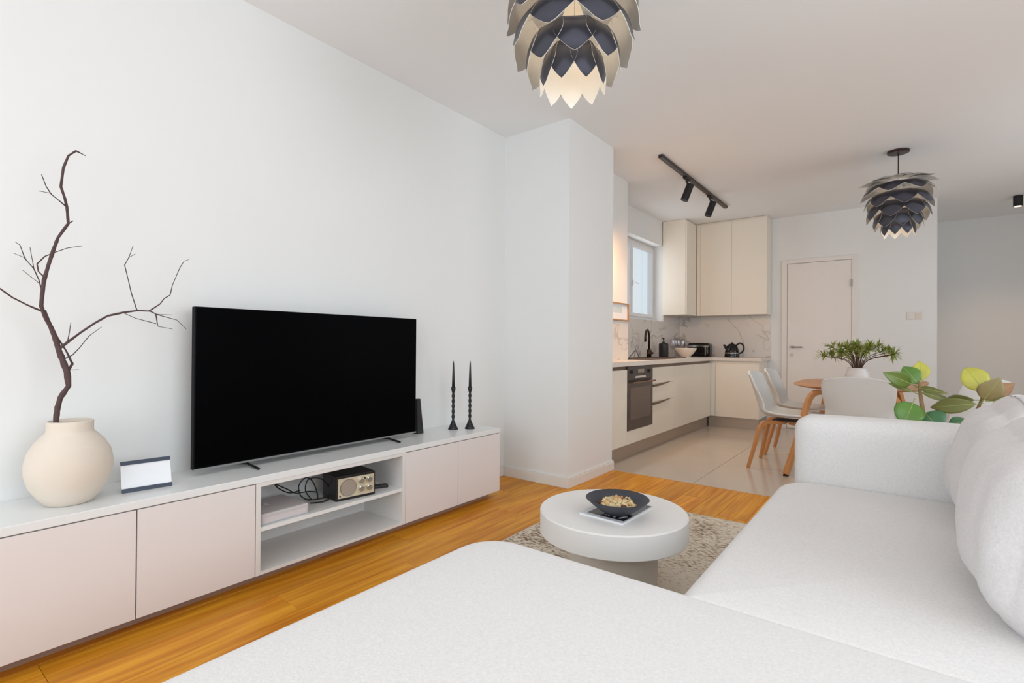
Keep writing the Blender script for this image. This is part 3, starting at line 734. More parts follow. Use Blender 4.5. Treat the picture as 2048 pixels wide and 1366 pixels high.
def cushion(name, label, c, dims, bul, rx, rz, seed):
    t = thing(name, label, 'cushion', (c[0], c[1], 0.44), None)
    M_ = Matrix.Translation(c) @ Matrix.Rotation(math.radians(rz), 4, 'Z') @ Matrix.Rotation(math.radians(rx), 4, 'Y')
    m_ = rbox_mb(dims[0], dims[1], dims[2], 0.105, bul, 34, 0.009, seed); m_pt = m_.pt; m_.xf(M_); m_.build('cover', M_cush, t, smooth=True, weld=True)
    # piping: a seam loop that follows the cover's surface
    P = []
    for k in range(100):
        a = 2 * PI * k / 100; cy, cz = math.cos(a), math.sin(a); m2 = max(abs(cy), abs(cz)); P.append(m_pt((-0.45, cy / m2, cz / m2)))
    P.append(P[0])
    t_ = MB().tube(P, 0.0028, 6); t_.xf(M_); t_.build('seam', M_seam2, t, smooth=True)
    return t
cushion('back_cushion', 'large plump light grey cushion nearest the camera on the right of the sofa', (0.295, 1.775, 0.630), (0.13, 0.325, 0.215), (0.05, 0.02, 0.03), 9, 0, 3)
cushion('back_cushion', 'light grey cushion tucked behind the large one, against the far armrest', (0.300, 2.44, 0.634), (0.12, 0.30, 0.215), (0.05, 0.02, 0.04), 13, 0, 11)

# ------------------------------------------------------------------ kitchen
def front(parent, name, a, b, m=M_cream): return bx(name, a, b, m, parent, 0.0015)
KX = -2.0; KT = 0.826; KB = 0.142
def base_unit(name, label, y0, y1, cols, loc=None):
    t = thing(name, label, 'cabinet', (-2.3, (y0 + y1) / 2, 0), None)
    bx('carcass', (-2.235 if y0 < 4.84 else -2.58, y0 + .001, KB), (KX - 0.021, y1 - .001, 0.858), M_cream, t)
    for c in cols: front(t, c[0], (KX - 0.02, c[1] + 0.0015, c[3]), (KX, c[2] - 0.0015, c[4]))
    return t
base_unit('base_cabinet', 'narrow cream base cabinet left of the oven', 3.96, 4.332, [('door', 3.96, 4.332, KB, KT)])
ov = thing('oven', 'built-in dark glass oven with towel-bar handle under the worktop', 'oven', (-2.28, 4.63, 0.268))
bx('oven_body', (-2.235, 4.336, 0.262), (KX - 0.012, 4.918, 0.856), M_black, ov)
odr = bx('oven_door', (KX - 0.012, 4.337, 0.266), (KX + 0.004, 4.917, 0.722), M_oven, ov, 0.002)
bx('door_window', (KX + 0.004, 4.395, 0.36), (KX + 0.0052, 4.86, 0.655), M_ovend, odr)
bx('control_panel', (KX - 0.012, 4.337, 0.728), (KX + 0.004, 4.917, 0.856), M_oven2, ov, 0.002)
bx('display', (KX + 0.004, 4.56, 0.79), (KX + 0.0055, 4.70, 0.825), mat('oven_display', (150, 142, 122), 0.3), ov)
bx('bright_strip', (KX + 0.004, 4.50, 0.742), (KX + 0.006, 4.74, 0.760), mat('steel_strip', (220, 214, 208), 0.3, 0.3), ov)
for y in (4.42, 4.83): MB().tube([(KX + 0.004, y, 0.80), (KX + 0.022, y, 0.80)], 0.017, 16).build('knob', M_oven2, ov)
MB().tube([(KX + 0.045, 4.37, 0.705), (KX + 0.045, 4.885, 0.705)], 0.008, 8).tube([(KX, 4.40, 0.705), (KX + 0.045, 4.40, 0.705)], 0.006, 6).tube([(KX, 4.86, 0.705), (KX + 0.045, 4.86, 0.705)], 0.006, 6).build('handle', M_gola, odr)
bx('filler', (KX - 0.02, 4.334, KB), (KX - 0.001, 4.92, 0.262), M_cream, ov)
dw = base_unit('drawer_cabinet', 'cream three-drawer base cabinet right of the oven', 4.922, 5.52, [('drawer', 4.922, 5.52, KB, 0.478), ('drawer', 4.922, 5.52, 0.481, 0.66), ('drawer', 4.922, 5.52, 0.663, KT)])
drs = sorted([c for c in dw.children if c.name.startswith('drawer')], key=lambda c: c.data.vertices[0].co.z)
for di, z in enumerate((0.475, 0.657)):
    m_ = MB(); P = []
    N_ = 14
    for i in range(N_ + 1):
        u = i / N_; y = 4.926 + 0.47 * u; hgt = 0.024 * (1 - u ** 2.2) + 0.002
        P.append((y, z + 0.012 * u * u, hgt))
    vs = []; fs = []
    for y, zz, h_ in P: vs += [(KX + 0.0004, y, zz - h_), (KX + 0.012, y, zz - h_ * 0.7), (KX + 0.012, y, zz), (KX + 0.0004, y, zz)]
    for i in range(N_): fs += [(i * 4 + k, (i + 1) * 4 + k, (i + 1) * 4 + (k + 1) % 4, i * 4 + (k + 1) % 4) for k in range(4)]
    fs += [(0, 1, 2, 3), tuple(N_ * 4 + k for k in (3, 2, 1, 0))]
    m_._add(vs, fs).build('handle', M_gola, drs[di])
base_unit('base_cabinet', 'wide plain cream base cabinet under the sink', 5.522, 6.19, [('door', 5.522, 6.19, KB, KT)])
base_unit('base_cabinet', 'plain cream base cabinet running into the kitchen corner', 6.192, 6.857, [('door', 6.192, 6.857, KB, KT)])
t = thing('base_cabinet', 'cream base cabinet on the back wall below the kettle', 'cabinet', (-1.7, 7.1, 0))
bx('carcass', (-2.58, 6.878, KB), (-1.425, 7.375, 0.858), M_cream, t)
front(t, 'corner_post', (-1.999, 6.858, KB), (-1.945, 6.878, KT)); front(t, 'door', (-1.942, 6.857, KB), (-1.423, 6.877, KT))
gp = MB().box((KX - 0.02, 3.97, KT + 0.002), (KX - 0.012, 4.334, 0.858)).box((KX - 0.02, 4.92, KT + 0.002), (KX - 0.012, 6.84, 0.858))
tag(gp.build('recess_profile', M_gola, origin=(KX - 0.02, 5.4, KT)), 'brown recessed grip profile along the top of the cream base cabinets', 'profile')
pl = MB().box((-2.235, YT + 0.02, 0), (-2.05, 6.905, KB - 0.001)).box((-2.04, 6.905, 0), (-1.44, 7.37, KB - 0.001))
tag(pl.build('kitchen_plinth', M_alu, origin=(-2.05, 5.5, 0)), 'brushed metal plinth along the floor below the cream base cabinets', 'plinth')
wt = MB().box((-2.598, 4.842, 0.86), (-1.972, 7.384, 0.90)).box((-2.238, 3.942, 0.86), (-1.972, 4.842, 0.90)).box((-1.972, 6.832, 0.86), (-1.392, 7.384, 0.90))
tag(wt.build('worktop', M_wtop, origin=(-2.2, 5.5, 0.86)), 'pale stone L-shaped kitchen worktop', 'worktop')
bsm = MB().box((-2.599, 4.842, 0.9005), (-2.59, 7.375, 1.372)).box((-2.24, 3.942, 0.9005), (-2.23, 4.842, 1.29)).box((-2.589, 7.375, 0.9005), (-1.39, 7.3845, 1.455)).box((-2.599, 6.74, 1.372), (-2.59, 7.375, 1.455))
tag(bsm.build('backsplash', M_marble, origin=(-2.3, 6.0, 0.9)), 'pale veined marble splashback behind the worktop', 'backsplash')

# upper cabinets
t = thing('wall_cabinet', 'tall cream wall cabinet right of the kitchen window', 'cabinet', (-2.42, 6.9, 1.457))
bx('carcass', (-2.589, 6.70, 1.457), (-2.284, 7.099, 2.712), M_cream, t); front(t, 'door', (-2.283, 6.702, 1.457), (-2.264, 7.078, 2.69))
t = thing('wall_cabinet', 'pair of tall cream wall cabinets above the kettle and toaster', 'cabinet', (-1.82, 7.24, 1.457))
bx('carcass', (-2.283, 7.120, 1.457), (-1.386, 7.374, 2.712), M_cream, t)
front(t, 'filler', (-2.262, 7.101, 1.457), (-2.215, 7.119, 2.69)); front(t, 'door', (-2.213, 7.100, 1.457), (-1.811, 7.119, 2.69)); front(t, 'door', (-1.809, 7.100, 1.457), (-1.386, 7.119, 2.69))

# picture on the column
pc = thing('picture_frame', 'small oak-framed picture on the warm-lit wall beside the kitchen window', 'picture', (-2.235, 4.6, 1.30))
PY0, PY1, PZ0, PZ1 = 4.36, 4.842, 1.293, 1.468
m_ = MB(); x0, x1 = -2.239, -2.219
m_.box((x0, PY0, PZ0), (x1, PY1, PZ0 + .012)); m_.box((x0, PY0, PZ1 - .012), (x1, PY1, PZ1)); m_.box((x0, PY0, PZ0 + .012), (x1, PY0 + .02, PZ1 - .012)); m_.box((x0, PY1 - .02, PZ0 + .012), (x1, PY1, PZ1 - .012))
m_.build('frame', M_frame, pc)
bx('paper', (x0, PY0 + .02, PZ0 + .012), (x0 + .008, PY1 - .02, PZ1 - .012), M_paper, pc)
bx('blue_sketch', (x0 + .008, PY0 + .08, 1.37), (x0 + .0086, PY1 - .14, 1.43), mat('pale_blue_wash', (206, 220, 224), 0.6), pc)

# sink, tap, soap
sk = thing('sink', 'dark composite sink set into the worktop below the window', 'sink', (-2.3, 5.6, 0.90))
m_ = MB(); m_.box((-2.50, 5.02, 0.8995), (-2.46, 6.10, 0.909)); m_.box((-2.10, 5.02, 0.8995), (-2.06, 6.10, 0.909)); m_.box((-2.46, 5.02, 0.8995), (-2.10, 5.06, 0.909)); m_.box((-2.46, 6.06, 0.8995), (-2.10, 6.10, 0.909))
m_.build('rim', M_sink, sk, bevel=0.003); bx('basin', (-2.46, 5.06, 0.8995), (-2.10, 6.06, 0.903), M_sink, sk)
tp = thing('tap', 'dark bronze gooseneck tap standing at the kitchen sink', 'tap', (-2.45, 5.915, 0.909))
m_ = MB().tube([(-2.45, 5.915, 0.909), (-2.45, 5.915, 1.0)], [0.030, 0.028], 16); m_.tube([(-2.45, 5.915, 1.0), (-2.45, 5.915, 1.14)] + [(-2.45 + 0.012 * (1 - math.cos(a)), 5.915 - 0.085 * (1 - math.cos(a)) , 1.14 + 0.095 * math.sin(a)) for a in [PI * k / 10 for k in range(1, 11)]] + [(-2.426, 5.743, 1.09)], 0.013, 10)
m_.build('spout', M_faucet, tp, smooth=True)
MB().tube([(-2.45, 5.94, 0.965), (-2.44, 6.0, 0.955)], [0.018, 0.014], 10).build('lever', M_faucet, tp, smooth=True)
sd = thing('soap_dispenser', 'tall black soap dispenser bottle right of the tap', 'dispenser', (-2.44, 6.36, 0.90))
MB().lathe([(0, 0), (0.058, 0), (0.06, .005), (0.06, 0.165), (0.052, 0.176), (0.02, 0.18), (0, .18)], (-2.44, 6.36, 0.90), 24).build('bottle', M_black, sd, smooth=False)
smooth_auto(sd.children[0])
MB().tube([(-2.44, 6.36, 1.08), (-2.44, 6.36, 1.14)], 0.009, 8).tube([(-2.44, 6.36, 1.14), (-2.44, 6.30, 1.142)], [0.011, 0.007], 8).lathe([(0, 0.18), (0.022, 0.18), (0.022, 0.195), (0, .195)], (-2.44, 6.36, .90), 14).build('pump', M_black, sd)
st_ = MB().tube([(-2.40, 5.37, 0.909), (-2.41, 5.44, 1.0), (-2.40, 5.51, 0.909)], 0.005, 6).tube([(-2.41, 5.44, 1.0), (-2.49, 5.44, 0.909)], 0.005, 6)
tag(st_.build('wire_stand', M_silver, origin=(-2.42, 5.44, 0.909)), 'small grey wire stand left of the tap', 'stand')

# bowl, glasses, toaster, kettle
db = MB().lathe([(0, 0), (0.07, 0), (0.075, 0.004), (0.13, 0.045), (0.178, 0.095), (0.187, 0.115), (0.182, 0.118), (0.172, 0.10), (0.12, 0.05), (0.06, 0.012), (0, 0.01)], (-2.28, 6.72, 0.90), 36, sx=0.74, sy=0.74).build('dish', M_dish, origin=(-2.28, 6.72, 0.90), smooth=True)
tag(db, 'cream porcelain bowl on the worktop in front of the toaster', 'bowl')
gl0 = None
for k, (gx, gy) in enumerate(((-2.46, 6.74), (-2.475, 6.88), (-2.49, 7.02), (-2.47, 7.16))):
    if gl0 is None:
        gl0 = thing('wine_glass', 'clear stemmed glass behind the cream bowl, leftmost of the row', 'glass', (0, 0, 0), 'glasses behind the cream bowl')
        MB().lathe([(0.0, 0.0), (0.033, 0.0), (0.033, 0.003), (0.006, 0.008), (0.004, 0.03), (0.004, 0.09), (0.012, 0.10)], (0, 0, 0), 20).build('stem', M_wine, gl0, smooth=True)
        MB().lathe([(0.012, 0.10), (0.03, 0.125), (0.038, 0.16), (0.034, 0.215), (0.031, 0.245), (0.0295, 0.245), (0.036, 0.16), (0.028, 0.128), (0.004, 0.106)], (0, 0, 0), 20).build('cup', M_wine, gl0, smooth=True)
        gl0.location = (gx, gy, 0.90)
    else: dup(gl0, (gx, gy, 0.90), 0, 'clear stemmed glass behind the cream bowl, ' + ('second from the left', 'second from the right', 'rightmost of the row')[k - 1])
to = thing('toaster', 'black toaster with chrome band at the back corner of the worktop', 'toaster', (-2.24, 7.2, 0.90))
o = MB().box((-2.395, 7.10, 0.91), (-2.09, 7.27, 1.085)).build('body', M_kettle, to, bevel=0.035, seg=4)
bx('chrome_band', (-2.392, 7.095, 1.035), (-2.093, 7.1, 1.05), M_chrome, to); bx('chrome_strip', (-2.15, 7.094, 0.915), (-2.135, 7.1, 1.04), M_chrome, to)
bx('foot', (-2.38, 7.12, 0.90), (-2.10, 7.25, 0.911), M_black, to); bx('lever', (-2.128, 7.08, 1.0), (-2.11, 7.1, 1.012), M_black, to)
bx('slot', (-2.36, 7.15, 1.0845), (-2.13, 7.17, 1.0862), M_silver, to); bx('slot', (-2.36, 7.20, 1.0845), (-2.13, 7.22, 1.0862), M_silver, to)
ke = thing('kettle', 'rounded gloss black electric kettle with chrome collar on the back worktop', 'kettle', (-1.80, 7.1, 0.90))
MB().lathe([(0, 0), (0.092, 0), (0.095, 0.01), (0.088, 0.03), (0.090, 0.05), (0.082, 0.10), (0.066, 0.145), (0.045, 0.17), (0.02, 0.18), (0, 0.182)], (-1.80, 7.1, 0.90), 32).build('body', M_kettle, ke, smooth=True)
MB().lathe([(0.0895, 0.048), (0.0925, 0.050), (0.0925, 0.060), (0.0885, 0.062)], (-1.80, 7.1, 0.90), 32).build('collar', M_chrome, ke, smooth=True)
MB().lathe([(0.0, 0.18), (0.012, 0.18), (0.014, 0.192), (0, 0.198)], (-1.80, 7.1, 0.90), 14).build('lid_knob', M_black, ke, smooth=True)
MB().tube(catmull([(-1.745, 7.1, 1.06), (-1.70, 7.1, 1.085), (-1.665, 7.1, 1.06), (-1.655, 7.1, 1.01), (-1.68, 7.1, 0.965), (-1.72, 7.1, 0.95)]), 0.011, 8).build('handle', M_black, ke, smooth=True)
MB().tube([(-1.87, 7.1, 1.02), (-1.905, 7.1, 1.065)], [0.022, 0.012], 10).build('spout', M_kettle, ke, smooth=True)

def plate(name, label, cat, a, b, det):
    t = thing(name, label, cat, ((a[0] + b[0]) / 2, b[1], a[2])); bx('plate', a, b, M_switch, t, 0.002)
    for d in det: bx('rocker', (d[0], a[1] - 0.004, d[1]), (d[2], a[1], d[3]), d[4], t, 0.001)
    return t
plate('wall_socket', 'small white socket on the marble splashback right of the kettle', 'socket', (-1.475, 7.366, 1.25), (-1.40, 7.375, 1.325), [(-1.46, 1.265, -1.415, 1.31, M_switch)])
plate('light_switch', 'white double switch plate on the wall right of the door', 'switch', (0.02, YB - 0.009, 1.362), (0.165, YB, 1.45), [(0.032, 1.374, 0.086, 1.438, M_switch), (0.094, 1.374, 0.152, 1.438, mat('cream_rocker', (224, 212, 198), 0.4))])

# assumed lamp hidden round the pillar, added for the warm glow on the column
wl = thing('assumed_lamp', 'slim assumed warm lamp, unseen over the worktop end behind the pillar', 'lamp', (-2.15, 4.04, 2.02))
bx('housing', (-2.239, 3.95, 2.02), (-2.05, 4.12, 2.06), M_cream, wl, 0.003)
bx('diffuser', (-2.225, 3.96, 2.012), (-2.065, 4.11, 2.02), mat('assumed_lamp_diffuser', (255, 220, 170), 0.5, emis=(255, 190, 120), estr=6), wl)
pl_ = bpy.data.lights.new('assumed_lamp_light', 'SPOT'); pl_.spot_size = math.radians(130); pl_.spot_blend = 1; pl_.energy = 36; pl_.color = (1.0, 0.52, 0.22); pl_.shadow_soft_size = 0.05  # spot of the assumed lamp, aimed along the column and splashback
po = bpy.data.objects.new('assumed_lamp_light', pl_); COL.objects.link(po); po.location = (-2.07, 4.06, 1.98); po.rotation_euler = Vector((-0.22, 0.80, -0.50)).to_track_quat('-Z', 'Y').to_euler()

# ------------------------------------------------------------------ track light
tr = thing('track_light', 'black ceiling track with two black cylinder spotlights in the kitchen', 'light', (-1.69, 5.35, H))
MB().box((-1.709, 4.31, H - 0.03), (-1.671, 6.37, H - 0.0005)).build('track', mat('track_black', (48, 36, 32), 0.4), tr, bevel=0.002)
for y in (5.02, 5.78):
    hd = MB().tube([(-1.675, y + 0.03, H - 0.08), (-1.725, y - 0.0, H - 0.235)], 0.036, 24)
    o = hd.build('spot_head', M_blackm, tr); smooth_auto(o)
    MB().tube([(-1.69, y - 0.05, H - 0.03), (-1.69, y - 0.035, H - 0.055), (-1.69, y + 0.01, H - 0.09)], 0.011, 8).box((-1.708, y - 0.09, H - 0.045), (-1.672, y + 0.03, H - 0.03)).build('spot_arm', M_blackm, tr)
    sp = bpy.data.lights.new('track_spot', 'SPOT'); sp.energy = 24; sp.color = (1, 0.84, 0.66); sp.spot_size = math.radians(100); sp.spot_blend = 1; sp.shadow_soft_size = 0.04
    so = bpy.data.objects.new('track_spot', sp); COL.objects.link(so); so.location = (-1.70, y - 0.055, H - 0.31); so.rotation_euler = (math.radians(-12), 0, 0)
cs = thing('ceiling_spot', 'short black cylinder ceiling spotlight in the corridor', 'light', (0.983, 7.8, H))
o = MB().lathe([(0, -0.115), (0.034, -0.115), (0.04, -0.113), (0.04, -0.0005), (0, -0.0005)], (0.983, 7.8, H), 28).build('housing', M_blackm, cs); smooth_auto(o)
MB().lathe([(0, -0.119), (0.03, -0.119), (0.03, -0.1155), (0, -0.1155)], (0.983, 7.8, H), 20).build('lens', mat('lit_lens', (255, 240, 220), 0.5, emis=(255, 235, 210), estr=1.6), cs)
sp = bpy.data.lights.new('corridor_spot', 'SPOT'); sp.energy = 28; sp.color = (1, 0.62, 0.40); sp.spot_size = math.radians(120); sp.spot_blend = 1
so = bpy.data.objects.new('corridor_spot', sp); COL.objects.link(so); so.location = (0.983, 7.8, H - 0.14)

# ------------------------------------------------------------------ pendant lamps
def petal_mb(ra_, za, ln, p0, p1, hw, flare=24):
    nu, nv = 12, 8; pts = []
    r_, z_ = ra_, za; cl = []
    for i in range(nu + 1):
        s_ = i / nu
        a = math.radians(p0 + (p1 - p0) * min(1, s_ / 0.8) - (flare * max(0, (s_ - 0.55) / 0.45)))
        cl.append((r_, z_, a)); r_ += ln / nu * math.cos(a); z_ -= ln / nu * math.sin(a)
    def fn(off):
        def g(u, v):
            i = int(round(u * nu)); rr, zz, a = cl[i]; s_ = u; t_ = (v - 0.5) * 2
            base = 0.62 + 0.38 * math.sin(min(1, s_ / 0.42) * PI / 2)
            tipf = (1 - max(0, (s_ - 0.42) / 0.58) ** 1.9) if s_ > 0.42 else 1
            wd = hw * base * max(tipf, 0.02)
            dome = 0.20 * hw * (1 - (t_ * wd / hw) ** 2) * math.sin(PI * min(1, s_ * 1.1))
            nx, nz = math.sin(a), math.cos(a)      # outward normal of the sheet
            d = dome + off
            return (rr + nx * d, t_ * wd, zz + nz * d)
        return g
    mb = MB(); mb.grid(fn(0.0007), nu, nv, 0, flip=False); mb.grid(fn(-0.0007), nu, nv, 1, flip=True)
    # rim
    g0, g1 = fn(0.0007), fn(-0.0007)
    edge = [(i / nu, 0) for i in range(nu + 1)] + [(1, j / nv) for j in range(1, nv + 1)] + [(i / nu, 1) for i in range(nu - 1, -1, -1)] + [(0, j / nv) for j in range(nv - 1, 0, -1)]
    vs = [g0(*e) for e in edge] + [g1(*e) for e in edge]; k = len(edge)
    mb._add(vs, [(j, k + j, k + (j + 1) % k, (j + 1) % k) for j in range(k)], 1)
    return mb
TIERS = [(0.070, 0.490, 0.215, 0, 20, 0.090, 8, 0), (0.110, 0.455, 0.200, 14, 54, 0.092, 8, 0.5), (0.140, 0.380, 0.180, 34, 74, 0.090, 8, 0), (0.145, 0.300, 0.175, 46, 80, 0.088, 8, 0.5), (0.120, 0.228, 0.165, 56, 88, 0.074, 9, 0), (0.082, 0.172, 0.165, 64, 92, 0.052, 9, 0.5)]
def pendant(label, loc, rz):
    t = thing('pendant_lamp', label, 'pendant lamp', (0, 0, 0), 'petal pendant lamps')
    zb = 1.975 - H                    # thing's origin is its ceiling rose
    for (ra_, za, ln, p0, p1, hw, n_, off) in TIERS:
        src = None
        for k in range(n_):
            if src is None:
                src = petal_mb(ra_, za + zb, ln, p0, p1, hw).build('petal', [M_lampout, M_lampin], t, local=True, smooth=True); o = src
            else: o = src.copy(); COL.objects.link(o); o.parent = t
            o.rotation_euler = (0, 0, 2 * PI * (k + off) / n_)
    MB().lathe([(0, -0.022), (0.07, -0.022), (0.078, -0.018), (0.078, -0.001), (0, -0.001)], (0, 0, 0), 32).build('ceiling_rose', mat('rose_bronze', (58, 40, 36), 0.4, 0.3) if 'rose_bronze' not in MATS else MATS['rose_bronze'], t, local=True)
    MB().tube([(0, 0, -0.02), (0, 0, zb + 0.42)], 0.004, 8).build('cord', M_faucet, t, local=True)
    cg = MB().tube([(0, 0, zb + 0.50), (0, 0, zb + 0.36)], 0.022, 16)
    for a in range(8):
        th = 2 * PI * a / 8; c_, s_ = math.cos(th), math.sin(th)
        cg.tube([(0.015 * c_, 0.015 * s_, zb + 0.49), (0.10 * c_, 0.10 * s_, zb + 0.465), (0.15 * c_, 0.15 * s_, zb + 0.36), (0.145 * c_, 0.145 * s_, zb + 0.27), (0.11 * c_, 0.11 * s_, zb + 0.2), (0.07 * c_, 0.07 * s_, zb + 0.16)], 0.0011, 5)
    cg.build('inner_frame', M_lampin, t, local=True)
    MB().lathe([(0, 0.235), (0.03, 0.25), (0.045, 0.285), (0.03, 0.33), (0.018, 0.36), (0, 0.36)], (0, 0, zb), 20).build('bulb', M_bulb, t, local=True, smooth=True)
    t.location = loc; t.rotation_euler = (0, 0, rz)
    return t
for lx, ly in ((-0.985, 1.645), (-0.045, 5.43)):
    bl = bpy.data.lights.new('pendant_bulb', 'POINT'); bl.energy = 0.4; bl.color = (1.0, 0.88, 0.72); bl.shadow_soft_size = 0.046
    bo = bpy.data.objects.new('pendant_bulb', bl); COL.objects.link(bo); bo.location = (lx, ly, 1.975 + 0.21)
P1 = pendant('gunmetal petal pendant lamp hanging in the foreground at the top of the view', (-0.985, 1.645, H), math.radians(-57))
dup(P1, (-0.045, 5.43, H), math.radians(-90 + 11), 'gunmetal petal pendant lamp hanging over the dining table')

# ------------------------------------------------------------------ dining chairs and table
def chair_shell():
    # side profile, seat front to back top: (forward, height, half width, side lift, side forward)
    pf = [(0.235, 0.437, 0.185, 0.004, 0.0), (0.215, 0.450, 0.205, 0.010, 0.0), (0.12, 0.445, 0.225, 0.022, 0.0), (0.0, 0.435, 0.232, 0.035, 0.0), (-0.12, 0.435, 0.232, 0.050, 0.01), (-0.185, 0.455, 0.228, 0.05, 0.035), (-0.222, 0.50, 0.222, 0.035, 0.065), (-0.245, 0.56, 0.222, 0.015, 0.085), (-0.262, 0.63, 0.230, 0.0, 0.075), (-0.28, 0.70, 0.238, 0.0, 0.06), (-0.298, 0.765, 0.236, 0.0, 0.05), (-0.310, 0.805, 0.218, -0.004, 0.04), (-0.316, 0.828, 0.175, -0.01, 0.03)]
    m_ = MB(); nu = 40; nv = 16
    def samp(u):
        x_ = u * (len(pf) - 1); i = min(int(x_), len(pf) - 2); t_ = x_ - i
        p0 = pf[max(i - 1, 0)]; p1 = pf[i]; p2 = pf[i + 1]; p3 = pf[min(i + 2, len(pf) - 1)]
        return [0.5 * (2 * p1[k] + (p2[k] - p0[k]) * t_ + (2 * p0[k] - 5 * p1[k] + 4 * p2[k] - p3[k]) * t_ * t_ + (3 * p1[k] - p0[k] - 3 * p2[k] + p3[k]) * t_ ** 3) for k in range(5)]
    def g(u, v):
        fw, z_, hw, li, fwd = samp(u); t_ = (v - 0.5) * 2; q_ = abs(t_) ** 2.2
        return (fw + fwd * q_, t_ * hw, z_ + li * q_ - (0.012 * q_ if u > 0.9 else 0))
    m_.grid(g, nu, nv); return m_
def make_chair():
    t = thing('dining_chair', '', 'chair', (0, 0, 0), 'white shell dining chairs')
    o = chair_shell().build('seat_shell', M_chair, t, local=True, smooth=True)
    so_ = o.modifiers.new('thick', 'SOLIDIFY'); so_.thickness = 0.019; so_.offset = -1
    sb = o.modifiers.new('sub', 'SUBSURF'); sb.levels = 1; sb.render_levels = 1
    MB().box((-0.11, -0.10, 0.404), (0.13, 0.10, 0.414)).build('mount_plate', M_sink, t, local=True, bevel=0.004)
    for sx in (-1, 1):
        for sy in (-1, 1):
            P = [(0.02 * sx, 0.035 * sy, 0.392), (0.13 * sx, 0.12 * sy, 0.392), (0.165 * sx, 0.147 * sy, 0.384), (0.185 * sx, 0.165 * sy, 0.355), (0.20 * sx, 0.18 * sy, 0.31), (0.235 * sx, 0.21 * sy, 0.15), (0.27 * sx, 0.24 * sy, 0.0)]
            m_ = MB().tube(catmull(P, 4), [0.023] * 13 + [0.0225 - 0.0006 * k for k in range(12)], 4, flat=1.1)
            m_.v = [(a, b, max(c, 0.0)) for a, b, c in m_.v]
            m_.build('leg', M_wood, t, local=True, bevel=0.003)
    return t
ch = make_chair()
ch['label'] = 'white shell dining chair in profile, nearest on the left side of the table'
ch.location = (-0.80, 4.99, 0)
dup(ch, (-0.80, 5.66, 0), 0, 'white shell dining chair on the left side of the table, behind the nearest one')
dup(ch, (-0.275, 4.80, 0), PI / 2, 'white shell dining chair seen from behind over the sofa armrest')
dup(ch, (0.26, 5.02, 0), math.radians(142), 'white shell dining chair at the right, mostly hidden by the rubber plant')

dt = thing('dining_table', 'oak dining table with thin rounded top and bent wooden legs', 'dining table', (-0.33, 5.46, 0))
DX, DY, HX, HY, DZ = -0.33, 5.46, 0.47, 0.66, 0.725
m_ = MB(); n_ = 72; rings = []
for (sc, z_) in ((0.0, DZ), (0.5, DZ), (0.97, DZ), (0.995, DZ - 0.002), (1.0, DZ - 0.007), (0.985, DZ - 0.014), (0.90, DZ - 0.026), (0.5, DZ - 0.028), (0, DZ - 0.028)):
    rr = []
    for j in range(n_):
        th = 2 * PI * j / n_; c_, s_ = math.cos(th), math.sin(th); e = 2 / 3.0
        rr.append((DX + HX * sc * math.copysign(abs(c_) ** e, c_), DY + HY * sc * math.copysign(abs(s_) ** e, s_), z_))
    rings.append(rr)
vs = [p for r_ in rings for p in r_]
m_._add(vs, [(i * n_ + j, (i + 1) * n_ + j, (i + 1) * n_ + (j + 1) % n_, i * n_ + (j + 1) % n_) for i in range(len(rings) - 1) for j in range(n_)])
o = m_.build('tabletop', M_tabletop, dt, weld=True); smooth_auto(o, 40)
for sx in (-1, 1):
    for sy in (-1, 1):
        P = [(DX + sx * 0.16, DY + sy * 0.50, 0.62), (DX + sx * 0.20, DY + sy * 0.54, 0.668), (DX + sx * 0.25, DY + sy * 0.59, 0.668), (DX + sx * 0.285, DY + sy * 0.63, 0.63), (DX + sx * 0.31, DY + sy * 0.66, 0.54), (DX + sx * 0.37, DY + sy * 0.735, 0.26), (DX + sx * 0.43, DY + sy * 0.82, 0.012)]
        cc = catmull(P, 5); m_ = MB().tube(cc, [0.028] * len(cc), 4, flat=1.0); m_.build('leg', M_wood, dt, bevel=0.004)
        bx('leg_cap', (DX + sx * 0.43 - 0.018, DY + sy * 0.82 - 0.018, 0), (DX + sx * 0.43 + 0.018, DY + sy * 0.82 + 0.018, 0.012), M_faucet, dt)
        bx('bracket', (DX + sx * 0.17 - 0.02, DY + sy * 0.52 - 0.02, 0.665), (DX + sx * 0.17 + 0.02, DY + sy * 0.52 + 0.02, 0.699), M_black, dt)

